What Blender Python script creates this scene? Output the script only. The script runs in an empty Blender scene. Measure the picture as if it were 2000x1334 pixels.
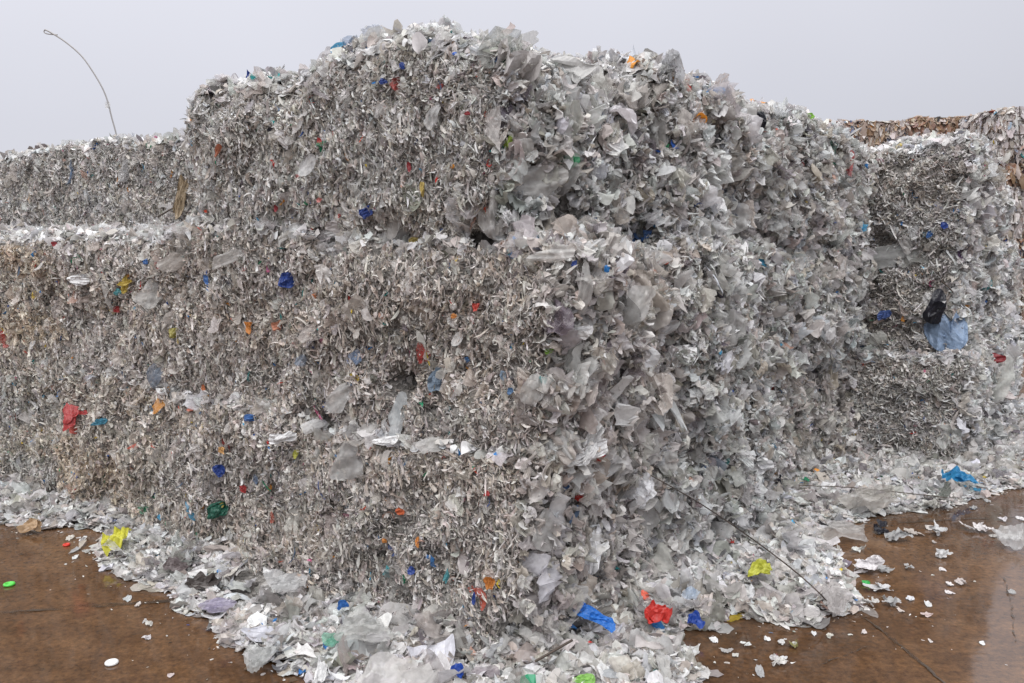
import bpy, math, random
import numpy as np
from mathutils import Vector
from mathutils.bvhtree import BVHTree

rng = np.random.default_rng(7)
random.seed(7)
scene = bpy.context.scene
COL = scene.collection

# ------------------------------------------------------------------ camera
CAM_H, FPX, PITCH = 1.65, 1700.0, math.radians(6.28)
cam_data = bpy.data.cameras.new('camera')
cam_data.sensor_width = 36.0
cam_data.lens = 36.0 * FPX / 2000.0
cam_data.clip_start, cam_data.clip_end = 0.05, 2000.0
cam = bpy.data.objects.new('camera', cam_data)
cam.location = (0, 0, CAM_H)
cam.rotation_euler = (math.pi / 2 - PITCH, 0, 0)
COL.objects.link(cam)
scene.camera = cam

# ------------------------------------------------------------------ overcast sky
SUN_EL, SUN_AZ = math.radians(48), math.radians(-162)
world = bpy.data.worlds.new('World')
scene.world = world
world.use_nodes = True
wn, wl = world.node_tree.nodes, world.node_tree.links
wn.clear()
wo = wn.new('ShaderNodeOutputWorld')
bg = wn.new('ShaderNodeBackground')
tc = wn.new('ShaderNodeTexCoord')
sep = wn.new('ShaderNodeSeparateXYZ')
wl.new(tc.outputs['Generated'], sep.inputs[0])
ramp = wn.new('ShaderNodeValToRGB')      # cloud cover: paler low down, brighter towards the zenith
cr = ramp.color_ramp
cr.elements[0].position = 0.0
cr.elements[0].color = (0.70, 0.705, 0.775, 1)
cr.elements[1].position = 1.0
cr.elements[1].color = (1.0, 1.0, 1.0, 1)
e = cr.elements.new(0.12); e.color = (0.735, 0.74, 0.815, 1)
e = cr.elements.new(0.28); e.color = (0.845, 0.85, 0.93, 1)
wl.new(sep.outputs['Z'], ramp.inputs[0])
# overcast luminance grows with elevation (1 + 2 sin e) beyond the part the picture shows
mr = wn.new('ShaderNodeMapRange')
mr.inputs['From Min'].default_value = 0.3
mr.inputs['From Max'].default_value = 1.0
mr.inputs['To Min'].default_value = 1.0
mr.inputs['To Max'].default_value = 3.3
wl.new(sep.outputs['Z'], mr.inputs['Value'])
cn = wn.new('ShaderNodeTexNoise')
cn.inputs['Scale'].default_value = 1.6
cn.inputs['Detail'].default_value = 3
wl.new(tc.outputs['Generated'], cn.inputs['Vector'])
cm = wn.new('ShaderNodeMapRange')
cm.inputs['From Min'].default_value = 0.3
cm.inputs['From Max'].default_value = 0.7
cm.inputs['To Min'].default_value = 0.96
cm.inputs['To Max'].default_value = 1.05
wl.new(cn.outputs['Fac'], cm.inputs['Value'])
mul = wn.new('ShaderNodeMath'); mul.operation = 'MULTIPLY'
wl.new(mr.outputs[0], mul.inputs[0]); wl.new(cm.outputs[0], mul.inputs[1])
wl.new(ramp.outputs[0], bg.inputs['Color'])
side_ = wn.new('ShaderNodeMapRange')      # the cloud is a little thinner to the left
side_.inputs['From Min'].default_value = -0.5; side_.inputs['From Max'].default_value = 0.5
side_.inputs['To Min'].default_value = 0.985; side_.inputs['To Max'].default_value = 0.855
wl.new(sep.outputs['X'], side_.inputs['Value'])
mul2 = wn.new('ShaderNodeMath'); mul2.operation = 'MULTIPLY'
wl.new(mul.outputs[0], mul2.inputs[0]); wl.new(side_.outputs[0], mul2.inputs[1])
wl.new(mul2.outputs[0], bg.inputs['Strength'])
# a little physical sky shining through the cloud
sky = wn.new('ShaderNodeTexSky')
sky.sky_type = 'NISHITA'; sky.sun_disc = False
sky.sun_elevation = SUN_EL; sky.sun_rotation = SUN_AZ
bg2 = wn.new('ShaderNodeBackground'); bg2.inputs['Strength'].default_value = 0.08
wl.new(sky.outputs[0], bg2.inputs['Color'])
mixw = wn.new('ShaderNodeMixShader'); mixw.inputs[0].default_value = 0.06
wl.new(bg.outputs[0], mixw.inputs[1]); wl.new(bg2.outputs[0], mixw.inputs[2])
wl.new(mixw.outputs[0], wo.inputs['Surface'])

sun_d = bpy.data.lights.new('sun', 'SUN')
sun_d.energy = 1.3; sun_d.angle = math.radians(25); sun_d.color = (1.0, 0.97, 0.93)
sun = bpy.data.objects.new('sun', sun_d)
_sd = Vector((math.sin(SUN_AZ) * math.cos(SUN_EL), math.cos(SUN_AZ) * math.cos(SUN_EL), math.sin(SUN_EL)))
sun.rotation_euler = _sd.to_track_quat('Z', 'Y').to_euler()
COL.objects.link(sun)

scene.view_settings.view_transform = 'Standard'
scene.view_settings.look = 'None'
scene.view_settings.exposure = 0.0
scene.view_settings.gamma = 1.0

# ------------------------------------------------------------------ helpers
def ray(px, py):
    """direction of the photograph's pixel (2000 x 1334)"""
    x, y = (px - 1000.0) / FPX, -(py - 667.0) / FPX
    c, s = math.cos(PITCH), math.sin(PITCH)
    return Vector((x, c + y * s, -s + y * c))
CAM = Vector((0, 0, CAM_H))
def ground_at(px, py, z=0.0):
    d = ray(px, py)
    return CAM + d * ((z - CAM_H) / d.z)
def at_depth(px, py, Y):
    d = ray(px, py)
    return CAM + d * (Y / d.y)

def unit(a):
    return a / np.maximum(np.linalg.norm(a, axis=-1, keepdims=True), 1e-9)

class Noise:
    """smooth 3-D noise from random plane waves"""
    def __init__(self, freq, seed, n=14):
        r = np.random.default_rng(seed)
        self.k = unit(r.normal(size=(n, 3))) * freq * r.uniform(0.6, 1.7, (n, 1)) * 2 * math.pi
        self.p = r.uniform(0, 6.28, n)
        self.n = n
    def __call__(self, P):
        return np.sin(P @ self.k.T + self.p).sum(-1) / math.sqrt(self.n / 2)

def material(name):
    m = bpy.data.materials.new(name)
    m.use_nodes = True
    m.node_tree.nodes.clear()
    return m, m.node_tree.nodes, m.node_tree.links

def film_material(name, translucent, clear, rough, bump=0.0, bscale=60.0):
    m, n, l = material(name)
    out = n.new('ShaderNodeOutputMaterial')
    at = n.new('ShaderNodeAttribute'); at.attribute_name = 'Col'
    tcx = n.new('ShaderNodeTexCoord')
    ns = n.new('ShaderNodeTexNoise'); ns.inputs['Scale'].default_value = bscale
    ns.inputs['Detail'].default_value = 4; ns.inputs['Roughness'].default_value = 0.65
    l.new(tcx.outputs['Object'], ns.inputs['Vector'])
    # grime: film carries soft dust patches of its own
    gr = n.new('ShaderNodeMapRange')
    gr.inputs['From Min'].default_value = 0.3; gr.inputs['From Max'].default_value = 0.75
    gr.inputs['To Min'].default_value = 0.78; gr.inputs['To Max'].default_value = 1.08
    l.new(ns.outputs['Fac'], gr.inputs['Value'])
    mx = n.new('ShaderNodeVectorMath'); mx.operation = 'SCALE'
    l.new(at.outputs['Color'], mx.inputs[0]); l.new(gr.outputs[0], mx.inputs['Scale'])
    pb = n.new('ShaderNodeBsdfPrincipled')
    pb.inputs['Roughness'].default_value = rough
    pb.inputs['IOR'].default_value = 1.5
    l.new(mx.outputs[0], pb.inputs['Base Color'])
    if bump:
        bp = n.new('ShaderNodeBump'); bp.inputs['Strength'].default_value = bump
        bp.inputs['Distance'].default_value = 0.012
        n2 = n.new('ShaderNodeTexVoronoi'); n2.inputs['Scale'].default_value = bscale * 0.8
        n2.feature = 'DISTANCE_TO_EDGE'
        nw = n.new('ShaderNodeVectorMath'); nw.operation = 'MULTIPLY_ADD'
        l.new(ns.outputs['Color'], nw.inputs[0]); nw.inputs[1].default_value = (0.03, 0.03, 0.03)
        l.new(tcx.outputs['Object'], nw.inputs[2])
        l.new(nw.outputs[0], n2.inputs['Vector'])
        l.new(n2.outputs['Distance'], bp.inputs['Height'])
        l.new(bp.outputs[0], pb.inputs['Normal'])
    tr = n.new('ShaderNodeBsdfTranslucent')
    l.new(mx.outputs[0], tr.inputs['Color'])
    m1 = n.new('ShaderNodeMixShader'); m1.inputs[0].default_value = translucent
    l.new(pb.outputs[0], m1.inputs[1]); l.new(tr.outputs[0], m1.inputs[2])
    last = m1
    if clear:
        tp = n.new('ShaderNodeBsdfTransparent')
        m2 = n.new('ShaderNodeMixShader'); m2.inputs[0].default_value = clear
        l.new(m1.outputs[0], m2.inputs[1]); l.new(tp.outputs[0], m2.inputs[2])
        last = m2
    l.new(last.outputs[0], out.inputs['Surface'])
    return m

M_FILM = film_material('shredded_film', 0.24, 0.0, 0.40)
M_SHEER = film_material('sheer_film', 0.30, 0.38, 0.22, 0.5, 34.0)
M_BAG = film_material('crumpled_bag', 0.25, 0.0, 0.3, 0.5, 40.0)
M_FOIL = film_material('silvery_film', 0.08, 0.0, 0.22, 0.7, 46.0)
M_RIGID = film_material('rigid_plastic', 0.05, 0.0, 0.3)

def core_material(name, a, b):
    m, n, l = material(name)
    out = n.new('ShaderNodeOutputMaterial'); pb = n.new('ShaderNodeBsdfPrincipled')
    tcx = n.new('ShaderNodeTexCoord')
    v = n.new('ShaderNodeTexVoronoi'); v.inputs['Scale'].default_value = 55
    l.new(tcx.outputs['Object'], v.inputs['Vector'])
    r = n.new('ShaderNodeValToRGB')
    r.color_ramp.elements[0].color = (*a, 1); r.color_ramp.elements[1].color = (*b, 1)
    l.new(v.outputs['Color'], r.inputs[0]); l.new(r.outputs[0], pb.inputs['Base Color'])
    pb.inputs['Roughness'].default_value = 0.8
    bp = n.new('ShaderNodeBump'); bp.inputs['Strength'].default_value = 1; bp.inputs['Distance'].default_value = 0.02
    l.new(v.outputs['Distance'], bp.inputs['Height']); l.new(bp.outputs[0], pb.inputs['Normal'])
    l.new(pb.outputs[0], out.inputs['Surface'])
    return m
M_CORE = core_material('packed_film', (0.06, 0.055, 0.05), (0.34, 0.32, 0.30))
M_CORE_TAN = core_material('packed_sacks', (0.16, 0.10, 0.07), (0.55, 0.42, 0.33))

m, n, l = material('steel_wire')
o_ = n.new('ShaderNodeOutputMaterial'); pb = n.new('ShaderNodeBsdfPrincipled')
ns = n.new('ShaderNodeTexNoise'); ns.inputs['Scale'].default_value = 30
rr = n.new('ShaderNodeValToRGB')
rr.color_ramp.elements[0].color = (0.03, 0.028, 0.027, 1); rr.color_ramp.elements[1].color = (0.12, 0.085, 0.065, 1)
l.new(ns.outputs['Fac'], rr.inputs[0]); l.new(rr.outputs[0], pb.inputs['Base Color'])
pb.inputs['Roughness'].default_value = 0.5; pb.inputs['Metallic'].default_value = 0.5
l.new(pb.outputs[0], o_.inputs['Surface'])
M_WIRE = m
m, n, l = material('galvanised_wire')
o_ = n.new('ShaderNodeOutputMaterial'); pb = n.new('ShaderNodeBsdfPrincipled')
ns = n.new('ShaderNodeTexNoise'); ns.inputs['Scale'].default_value = 22
rr = n.new('ShaderNodeValToRGB')
rr.color_ramp.elements[0].color = (0.22, 0.21, 0.21, 1); rr.color_ramp.elements[1].color = (0.42, 0.40, 0.39, 1)
l.new(ns.outputs['Fac'], rr.inputs[0]); l.new(rr.outputs[0], pb.inputs['Base Color'])
pb.inputs['Roughness'].default_value = 0.5; pb.inputs['Metallic'].default_value = 0.3
l.new(pb.outputs[0], o_.inputs['Surface'])
M_GALV = m

def tag(o, label=None, cat=None, group=None, kind=None):
    if label: o['label'] = label
    if cat: o['category'] = cat
    if group: o['group'] = group
    if kind: o['kind'] = kind
    return o

class Soup:
    """collects vertex / quad / colour arrays and builds ONE mesh"""
    def __init__(self):
        self.v, self.q, self.c, self.m, self.s, self.n = [], [], [], [], [], 0
    def add(self, V, Q, C, mat=0, smooth=True):
        if len(V) == 0: return
        self.v.append(V.astype(np.float32)); self.q.append(Q.astype(np.int32) + self.n)
        self.c.append(C.astype(np.float32)); self.n += len(V)
        self.m.append(np.full(len(Q), mat, np.int32)); self.s.append(np.full(len(Q), smooth, bool))
    def build(self, name, mats, parent=None, origin=(0, 0, 0)):
        V = np.concatenate(self.v) - np.array(origin, np.float32)
        Q = np.concatenate(self.q); C = np.concatenate(self.c)
        me = bpy.data.meshes.new(name)
        me.vertices.add(len(V)); me.vertices.foreach_set('co', V.ravel())
        me.loops.add(len(Q) * 4); me.loops.foreach_set('vertex_index', Q.ravel())
        me.polygons.add(len(Q))
        me.polygons.foreach_set('loop_start', np.arange(0, len(Q) * 4, 4, dtype=np.int32))
        me.polygons.foreach_set('material_index', np.concatenate(self.m))
        me.polygons.foreach_set('use_smooth', np.concatenate(self.s))
        me.update(calc_edges=True)
        at = me.color_attributes.new('Col', 'FLOAT_COLOR', 'POINT')
        at.data.foreach_set('color', np.hstack([C, np.ones((len(C), 1), np.float32)]).ravel())
        for m_ in mats: me.materials.append(m_)
        o = bpy.data.objects.new(name, me)
        COL.objects.link(o)
        o.location = origin
        if parent is not None:
            o.parent = parent
            o.matrix_parent_inverse = parent.matrix_basis.inverted()
        return o

def flake_arrays(P, N, T, L, W, na, nb, curl, crump, r, ridges=0.0, taper=0.45):
    """sheets of film: P centre, N sheet normal, T long axis, L/W half sizes -> (V, Q)"""
    n = len(P)
    T = unit(T - N * (T * N).sum(-1, keepdims=True)); B = np.cross(N, T)
    a = np.linspace(-1, 1, na)[None, :, None] * np.ones((n, 1, nb))
    b = np.linspace(-1, 1, nb)[None, None, :] * np.ones((n, na, 1))
    j = lambda s: r.uniform(-s, s, (n, 1, 1))
    wa = 1 + j(taper) * a + j(0.3) * (a * a - 0.3) + 0.12 * np.sin(a * r.uniform(2, 6, (n, 1, 1)) + j(3))
    wb = 1 + j(taper) * b + j(0.3) * (b * b - 0.3)
    rc = 1 - r.uniform(.15, .42, (n, 1, 1)) * (a * b) ** 2
    x = a * wb * rc + j(0.3) * b
    y = b * wa * rc
    x = x + r.normal(0, 0.2 / na, x.shape); y = y + r.normal(0, 0.2 / nb, y.shape)
    k = (r.uniform(0.1, 1, (n, 1, 1)) * curl) * r.choice([-1, 1], (n, 1, 1)) + 1e-3
    k2 = (r.uniform(0, 0.6, (n, 1, 1)) * curl) * r.choice([-1, 1], (n, 1, 1)) + 1e-3
    L_ = L[:, None, None]; W_ = W[:, None, None]
    X = np.sin(k * x) / k * L_
    Z = (1 - np.cos(k * x)) / k * L_
    Y = np.sin(k2 * y) / k2 * W_
    Z = Z + (1 - np.cos(k2 * y)) / k2 * W_
    S = np.minimum(L_, W_)
    Z = Z + r.normal(0, 1, x.shape) * crump * S
    if ridges:
        # pleats running mostly along the sheet, then a few cross creases
        fan = j(.5)
        for q in range(5):
            th = math.pi / 2 + j(.45) if q < 3 else j(math.pi)
            f = r.uniform(1.5, 8, (n, 1, 1)) if q < 3 else r.uniform(1, 5, (n, 1, 1)); ph = j(3.14)
            w = np.sin((np.cos(th) * x + np.sin(th) * y * (1 + fan * x)) * f + ph)
            Z = Z + (1 - 2 * np.abs(w)) * ridges * S * r.uniform(0.1, 1, (n, 1, 1)) / (1 + 0.3 * f)
    V = P[:, None, None, :] + X[..., None] * T[:, None, None, :] + Y[..., None] * B[:, None, None, :] + Z[..., None] * N[:, None, None, :]
    ii = np.arange(na * nb).reshape(na, nb)
    q = np.stack([ii[:-1, :-1], ii[1:, :-1], ii[1:, 1:], ii[:-1, 1:]], -1).reshape(-1, 4)
    Q = (q[None] + (np.arange(n) * na * nb)[:, None, None]).reshape(-1, 4)
    return V.reshape(-1, 3), Q

PALE = np.array([[.80, .80, .79], [.74, .74, .73], [.66, .65, .64], [.72, .69, .66], [.60, .58, .56], [.50, .48, .46],
                 [.62, .57, .53], [.56, .50, .45], [.40, .38, .36], [.68, .70, .73], [.22, .21, .21], [.86, .86, .86]])
PALE_W = np.array([.13, .13, .13, .13, .11, .08, .09, .06, .06, .04, .04, .05])
BRIGHT = np.array([[.03, .12, .48], [.05, .25, .62], [.10, .42, .66], [.55, .05, .04], [.66, .12, .07], [.72, .30, .04],
                   [.74, .55, .06], [.03, .28, .14], [.04, .30, .30], [.55, .35, .28], [.05, .05, .07], [.45, .12, .22], [.16, .24, .38]])
SACK = np.array([[.58, .49, .43], [.44, .31, .22], [.68, .62, .57], [.36, .22, .14], [.50, .41, .33], [.27, .18, .13], [.74, .70, .66], [.18, .26, .40], [.10, .09, .09]])
SACK_W = np.array([.20, .15, .18, .10, .15, .08, .08, .03, .03])
CREAM = np.array([[.70, .66, .64], [.64, .59, .56], [.76, .74, .72], [.54, .47, .42], [.42, .33, .28], [.36, .42, .52]])
CREAM_W = np.array([.33, .27, .20, .11, .06, .03])
def colours(n, r, bright=0.02, tint=(1, 1, 1), pal=PALE, w=PALE_W):
    C = pal[r.choice(len(pal), n, p=w / w.sum())] * r.uniform(0.86, 1.1, (n, 1)) * np.array(tint)
    C = C + r.normal(0, 0.012, (n, 3))
    m_ = r.random(n) < bright
    C[m_] = BRIGHT[r.choice(len(BRIGHT), m_.sum())] * r.uniform(0.7, 1.3, (m_.sum(), 1))
    return np.clip(C * np.array([.995, 1.0, 1.01]), 0.01, 0.9)

# ------------------------------------------------------------------ stack frame
YAW = -math.atan2(0.6, 0.8)
CLUMP = Noise(5.0, 903)
WALL1, WALL2 = Noise(.7, 901), Noise(2.6, 902)      # the walls bulge as one
XL = np.array([0.8, -0.6, 0.0]); YL = np.array([0.6, 0.8, 0.0]); ZL = np.array([0, 0, 1.0])
C0 = np.array([0.03, 3.23, 0.0])
BW, BH = 1.2, 0.83

FACES = {'-y': (0, 2, 1, -1), '+x': (1, 2, 0, 1), '+z': (0, 1, 2, 1), '-x': (1, 2, 0, -1), '+y': (0, 2, 1, 1), '-z': (0, 1, 2, -1)}

class Bale:
    """a rounded, lumpy block; pos()/normal in the world for any point of its six faces"""
    def __init__(self, center, half, yaw=YAW, radius=0.08, mound=0.0, lump=0.03, seed=0, slump=(0, 0), lean=(0, 0)):
        self.c = np.array(center, float); self.h = np.array(half, float); self.yaw = yaw
        self.r = radius; self.mound = mound; self.seed = seed; self.lump = lump
        self.n1 = Noise(.9, seed * 3 + 1); self.n2 = Noise(3.5, seed * 3 + 2); self.n3 = Noise(11, seed * 3 + 3)
        self.slump = slump; self.lean = lean; self.dents = []
        c, s = math.cos(yaw), math.sin(yaw)
        self.R = np.array([[c, -s, 0], [s, c, 0], [0, 0, 1.0]])
    def surf(self, face, s, t):
        """s, t in metres along the face -> world position, normal"""
        iu, iv, iw, sg = FACES[face]
        p = np.zeros((len(s), 3))
        p[:, iu] = s; p[:, iv] = t; p[:, iw] = sg * self.h[iw]
        inner = self.h - self.r
        q = np.clip(p, -inner, inner)
        d = p - q
        N = unit(d)
        P = q + N * self.r
        k = np.clip((P[:, 2] + self.h[2]) / (2 * self.h[2]), 0, 1)
        G = P @ self.R.T + self.c
        disp = self.lump * (0.7 * WALL1(G) + 0.6 * WALL2(G) + 0.3 * self.n2(P) + 0.3 * self.n3(P))
        P = P + N * disp[:, None]
        # domed top, and a slope of the whole top along x / y where the bale has slumped
        dome = self.mound * (1 - (P[:, 0] / self.h[0]) ** 2 * 0.8) * (1 - (P[:, 1] / self.h[1]) ** 2 * 0.8)
        P[:, 2] += np.clip(k, 0, 1) ** 3 * (dome + self.slump[0] * P[:, 0] / self.h[0] + self.slump[1] * P[:, 1] / self.h[1])
        P[:, 0] += self.lean[0] * k; P[:, 1] += self.lean[1] * k
        P = P @ self.R.T + self.c; N = N @ self.R.T
        for (dc, rad, depth) in self.dents:
            g = np.exp(-((P - dc) ** 2).sum(-1) / rad ** 2)
            P = P - N * (depth * g)[:, None]
        return P, N
    def grid(self, m_=22):
        Vs, Qs, n = [], [], 0
        for f, (iu, iv, iw, sg) in FACES.items():
            g = np.linspace(-1, 1, m_)
            S, T = np.meshgrid(g * self.h[iu], g * self.h[iv], indexing='ij')
            P, N = self.surf(f, S.ravel(), T.ravel())
            ii = np.arange(m_ * m_).reshape(m_, m_)
            q = np.stack([ii[:-1, :-1], ii[1:, :-1], ii[1:, 1:], ii[:-1, 1:]], -1).reshape(-1, 4)
            flip = (sg > 0) == (f in ('+y', '-y'))
            if flip: q = q[:, ::-1]
            Vs.append(P); Qs.append(q + n); n += len(P)
        return np.concatenate(Vs), np.concatenate(Qs)

BALES = []   # (bale, exposed faces {face: (style, density)}, label, group, tint, palette)
def stack_bale(i, j, k, faces, label, off=(0, 0), origin=C0, w=(BW, BW), zh=BH, z0=None, yaw_j=0.0, tint=(1, 1, 1), kind='grey', group='bales of shredded plastic film', **kw):
    cx = -(i + 0.5) * BW + off[0]; cy = (j + 0.5) * BW + off[1]
    z = (k * BH if z0 is None else z0) + zh / 2
    if origin is C0: off = (off[0] + (.085, 0, -.03)[k] * (i == 0), off[1] - (.11, 0, -.015)[k] * (j == 0))
    # pressed into its neighbours wherever a side is not open
    e_ = {f: (0.0 if f in faces and faces[f][0] != 'lip' else 0.09) for f in ('-x', '+x', '-y', '+y')}
    ez = 0.0 if faces.get('+z', ('', 0))[0] == 'top' else (0.045 if '+x' not in faces else 0.01)
    eb = 0.04 if k else 0.0
    cx += (e_['+x'] - e_['-x']) / 2; cy += (e_['+y'] - e_['-y']) / 2; z += (ez - eb) / 2
    w = (w[0] + e_['+x'] + e_['-x'], w[1] + e_['+y'] + e_['-y']); zh = zh + ez + eb
    c = origin + XL * cx + YL * cy + ZL * z
    b = Bale(c, (w[0] / 2, w[1] / 2, zh / 2), yaw=YAW + yaw_j, seed=len(BALES) + 11, **kw)
    BALES.append(dict(b=b, faces=faces, label=label, tint=tint, kind=kind, group=group))
    return b

L_, R_, T_ = ('cut', 1.0), ('rag', 1.0), ('top', 1.0)
WARM = (1.05, 1.005, 0.965); TAN = (1.06, 1.0, 0.925); COOL = (1.04, 1.03, 1.01)
# bottom course
stack_bale(0, 0, 0, {'-y': L_, '+x': R_, '+z': ('lip', 1)}, 'grey film bale at the bottom of the front corner, nearest the camera', off=(0.0, 0.0), tint=WARM, radius=0.10)
stack_bale(1, 0, 0, {'-y': L_, '+z': ('lip', 1)}, 'brownish bottom bale just left of the front corner bale, above the widest litter', off=(0, -0.02), tint=WARM, yaw_j=0.02)
stack_bale(2, 0, 0, {'-y': L_, '+z': ('lip', 1)}, 'tan-tinged bottom bale, third from the front corner on the left side', off=(0, 0.02), tint=TAN)
stack_bale(3, 0, 0, {'-y': L_, '+z': ('lip', 1)}, 'greyish bottom bale near the left edge beside the brown floor', off=(0, 0.05), tint=(0.98, .97, .94))
stack_bale(4, 0, 0, {'-y': L_}, 'bottom bale cut by the left edge of the photo', off=(0, 0.03), tint=(0.98, .97, .95))
stack_bale(0, 1, 0, {'+x': R_, '+z': ('lip', 1)}, 'ragged bottom bale on the right side behind the long dark wire', off=(0.07, 0.0), tint=COOL, radius=0.15, yaw_j=-.03)
stack_bale(0, 2, 0, {'+x': R_, '-y': R_, '+z': ('lip', 1)}, 'ragged bottom bale in the recess right of the long dark wire', off=(-0.03, 0.04), tint=WARM, radius=0.16, yaw_j=.03)
stack_bale(0, 3, 0, {'+x': R_, '-y': R_}, 'shaded bottom bale next to the small dark cut face at right', off=(0.02, 0.06), tint=WARM)
stack_bale(5, 0, 0, {'-y': ('cut', .4)}, 'bottom bale continuing the row beyond the left edge', tint=TAN)
stack_bale(5, 0, 1, {'-y': ('cut', .4), '+z': ('top', .4)}, 'middle bale continuing the row beyond the left edge', tint=TAN)
stack_bale(7, 1, 2, {'-y': ('cut', .4), '+z': ('top', .4)}, 'top bale continuing the set-back row beyond the left edge', tint=TAN)
# middle course
stack_bale(0, 0, 1, {'-y': L_, '+x': R_, '+z': ('lip', 1)}, 'middle bale of the front corner with hollows and large loose film', off=(0.05, 0.03), tint=WARM, radius=0.13, yaw_j=0.03)
stack_bale(1, 0, 1, {'-y': L_, '+z': ('lip', 1)}, 'middle bale left of the front corner with one royal blue scrap near its top', off=(0, 0.02), tint=WARM, yaw_j=-0.02)
stack_bale(2, 0, 1, {'-y': L_, '+z': T_, '+x': ('lip', 1)}, 'middle bale with yellow and cyan scraps under the left ledge', off=(0, 0.03), tint=WARM, mound=0.04)
stack_bale(3, 0, 1, {'-y': L_, '+z': T_}, 'tan-streaked middle bale under the pale ledge near the left edge', off=(0, 0.02), tint=TAN, mound=0.04)
stack_bale(4, 0, 1, {'-y': L_, '+z': T_}, 'middle bale cut by the left edge of the photo', off=(0, 0.05), tint=TAN, mound=0.05)
stack_bale(0, 1, 1, {'+x': R_, '+z': ('lip', 1)}, 'middle bale on the right side with big grey bags, above the dark wire', off=(0.07, 0.0), tint=COOL, radius=0.16, yaw_j=.035)
stack_bale(0, 2, 1, {'+x': R_, '-y': R_, '+z': ('lip', 1)}, 'middle bale of the right side, third from the front corner', off=(0.04, 0.0), tint=COOL, radius=0.16, yaw_j=-.02)
stack_bale(0, 3, 1, {'+x': R_, '-y': R_}, 'middle bale beside the recess left of the big pale blue bag', off=(0.03, 0.02), tint=COOL)
# top course
stack_bale(0, 0, 2, {'-y': L_, '+x': R_, '+z': T_}, 'highest bale at the peak of the pile with ragged grey sheets down its right side', off=(-0.12, 0.04), tint=COOL, radius=0.24, mound=0.06, slump=(-0.045, -0.01), zh=0.80)
stack_bale(1, 0, 2, {'-y': L_, '-x': L_, '+z': T_}, 'top bale with rounded left shoulder standing over the left ledge', off=(0.18, 0.06), tint=COOL, radius=0.20, mound=0.03, slump=(0.035, 0), zh=0.77)
stack_bale(0, 1, 2, {'+x': R_, '+z': T_}, 'top bale on the right slope with a light blue strip on top', off=(-0.03, 0.04), tint=COOL, radius=0.22, mound=0.05, slump=(0, -0.03))
stack_bale(0, 2, 2, {'+x': R_, '+z': T_, '-y': ('lip', 1)}, 'top bale on the right slope with a black bag on its shoulder', off=(0.02, 0.06), tint=COOL, radius=0.2, mound=0.02, slump=(0, -0.02), zh=0.82)
stack_bale(0, 3, 2, {'+x': R_, '+z': T_}, 'low top bale with a lime green scrap, next to the far brown bales', off=(0.0, 0.04), tint=COOL, radius=0.18, zh=0.77, slump=(0, -.03))
# set-back row on the left ledge
for q, (lab, ln) in enumerate([('set-back top bale hidden mostly behind the rounded left shoulder', -.14), ('set-back top bale with an orange brown patch beside the tall shoulder', -.09),
                          ('set-back top bale from which the thin bent wire rises', -.02), ('set-back top bale left of the bent wire, cut lower on top', -0.04),
                          ('farthest set-back top bale cut by the left edge of the photo', -0.04)]):
    stack_bale(2 + q, 1, 2, {'-y': L_, '+z': T_}, lab, off=(0, 0.02 * (q % 2)), tint=(1, .98, .96), radius=0.09, mound=0.02, zh=0.85 + ln, lump=0.02)
# second stack at right
C1 = np.array([3.30, 6.42, 0.0])
stack_bale(0, 0, 0, {'-y': L_, '+x': R_, '+z': ('lip', 1)}, 'bottom bale of the right-hand stack with a dark finely cut face', origin=C1, off=(.10, -.14), radius=0.10)
stack_bale(0, 1, 0, {'+x': R_}, 'bottom bale of the right-hand stack at the right edge of the photo', origin=C1, off=(0.12, 0))
stack_bale(0, 0, 1, {'-y': L_, '+x': R_, '+z': ('lip', 1)}, 'middle bale of the right-hand stack wearing the big pale blue bag', origin=C1, off=(-0.04, 0.06), radius=0.12)
stack_bale(0, 1, 1, {'+x': R_}, 'middle bale of the right-hand stack beside the tan wired bales', origin=C1, off=(0.04, 0))
stack_bale(0, 0, 2, {'-y': L_, '+x': R_, '+z': T_}, 'top bale of the right-hand stack with a finely cut face below white loose film', origin=C1, off=(0.0, 0.03), radius=0.11, mound=0.02, zh=0.74)
stack_bale(0, 1, 2, {'+x': R_, '+z': T_}, 'sloping top bale at the back of the right-hand stack', origin=C1, off=(-0.04, -.1), radius=0.28, zh=0.68)

# far brown and cream bales behind on the right
FAR_G = 'bales of mixed sacks stacked far behind'
def far_bale(px0, px1, Y, ztop, h, label, kind, yaw):
    xa = at_depth(px0, 480, Y).x; xb = at_depth(px1, 480, Y).x
    w = xb - xa
    b = Bale(((xa + xb) / 2, Y + 0.9, ztop - h / 2), (w / 2 - 0.01, 0.9, h / 2 - 0.01), yaw=yaw, radius=0.16, lump=0.05, mound=0.05, seed=len(BALES) + 60)
    BALES.append(dict(b=b, faces={'-y': ('sack', 1), '+z': ('sack', 1), '-x': ('sack', .5)}, label=label, tint=(1, 1, 1), kind=kind, group=FAR_G))
far_bale(1590, 1768, 23.0, 4.85, 1.5, 'far brownish bale with blue patches behind the pile, leftmost of the far row', 'sack', 0.03)
far_bale(1772, 1945, 23.0, 4.95, 1.5, 'far orange-brown bale with a dark gash, second of the far row', 'rust', -0.04)
for q, (kd, lab, zt, hh) in enumerate([('cream', 'far pinkish cream wired bale on top of the far right column', 4.88, 1.28),
                                   ('rust', 'thin orange-brown bale under the far pinkish cream wired bale', 3.58, .52),
                                   ('cream', 'pale bale under the thin orange-brown one in the far right column', 3.05, 1.2),
                                   ('sack', 'tan wired bale low in the far right column, beside the right-hand stack', 1.84, 1.2),
                                   ('sack', 'lowest tan bale of the far right column', .63, .62)]):
    far_bale(1938, 2150, 21.0, zt, hh, lab, kd, 0.02 * (q % 2) + 0.05)

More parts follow.
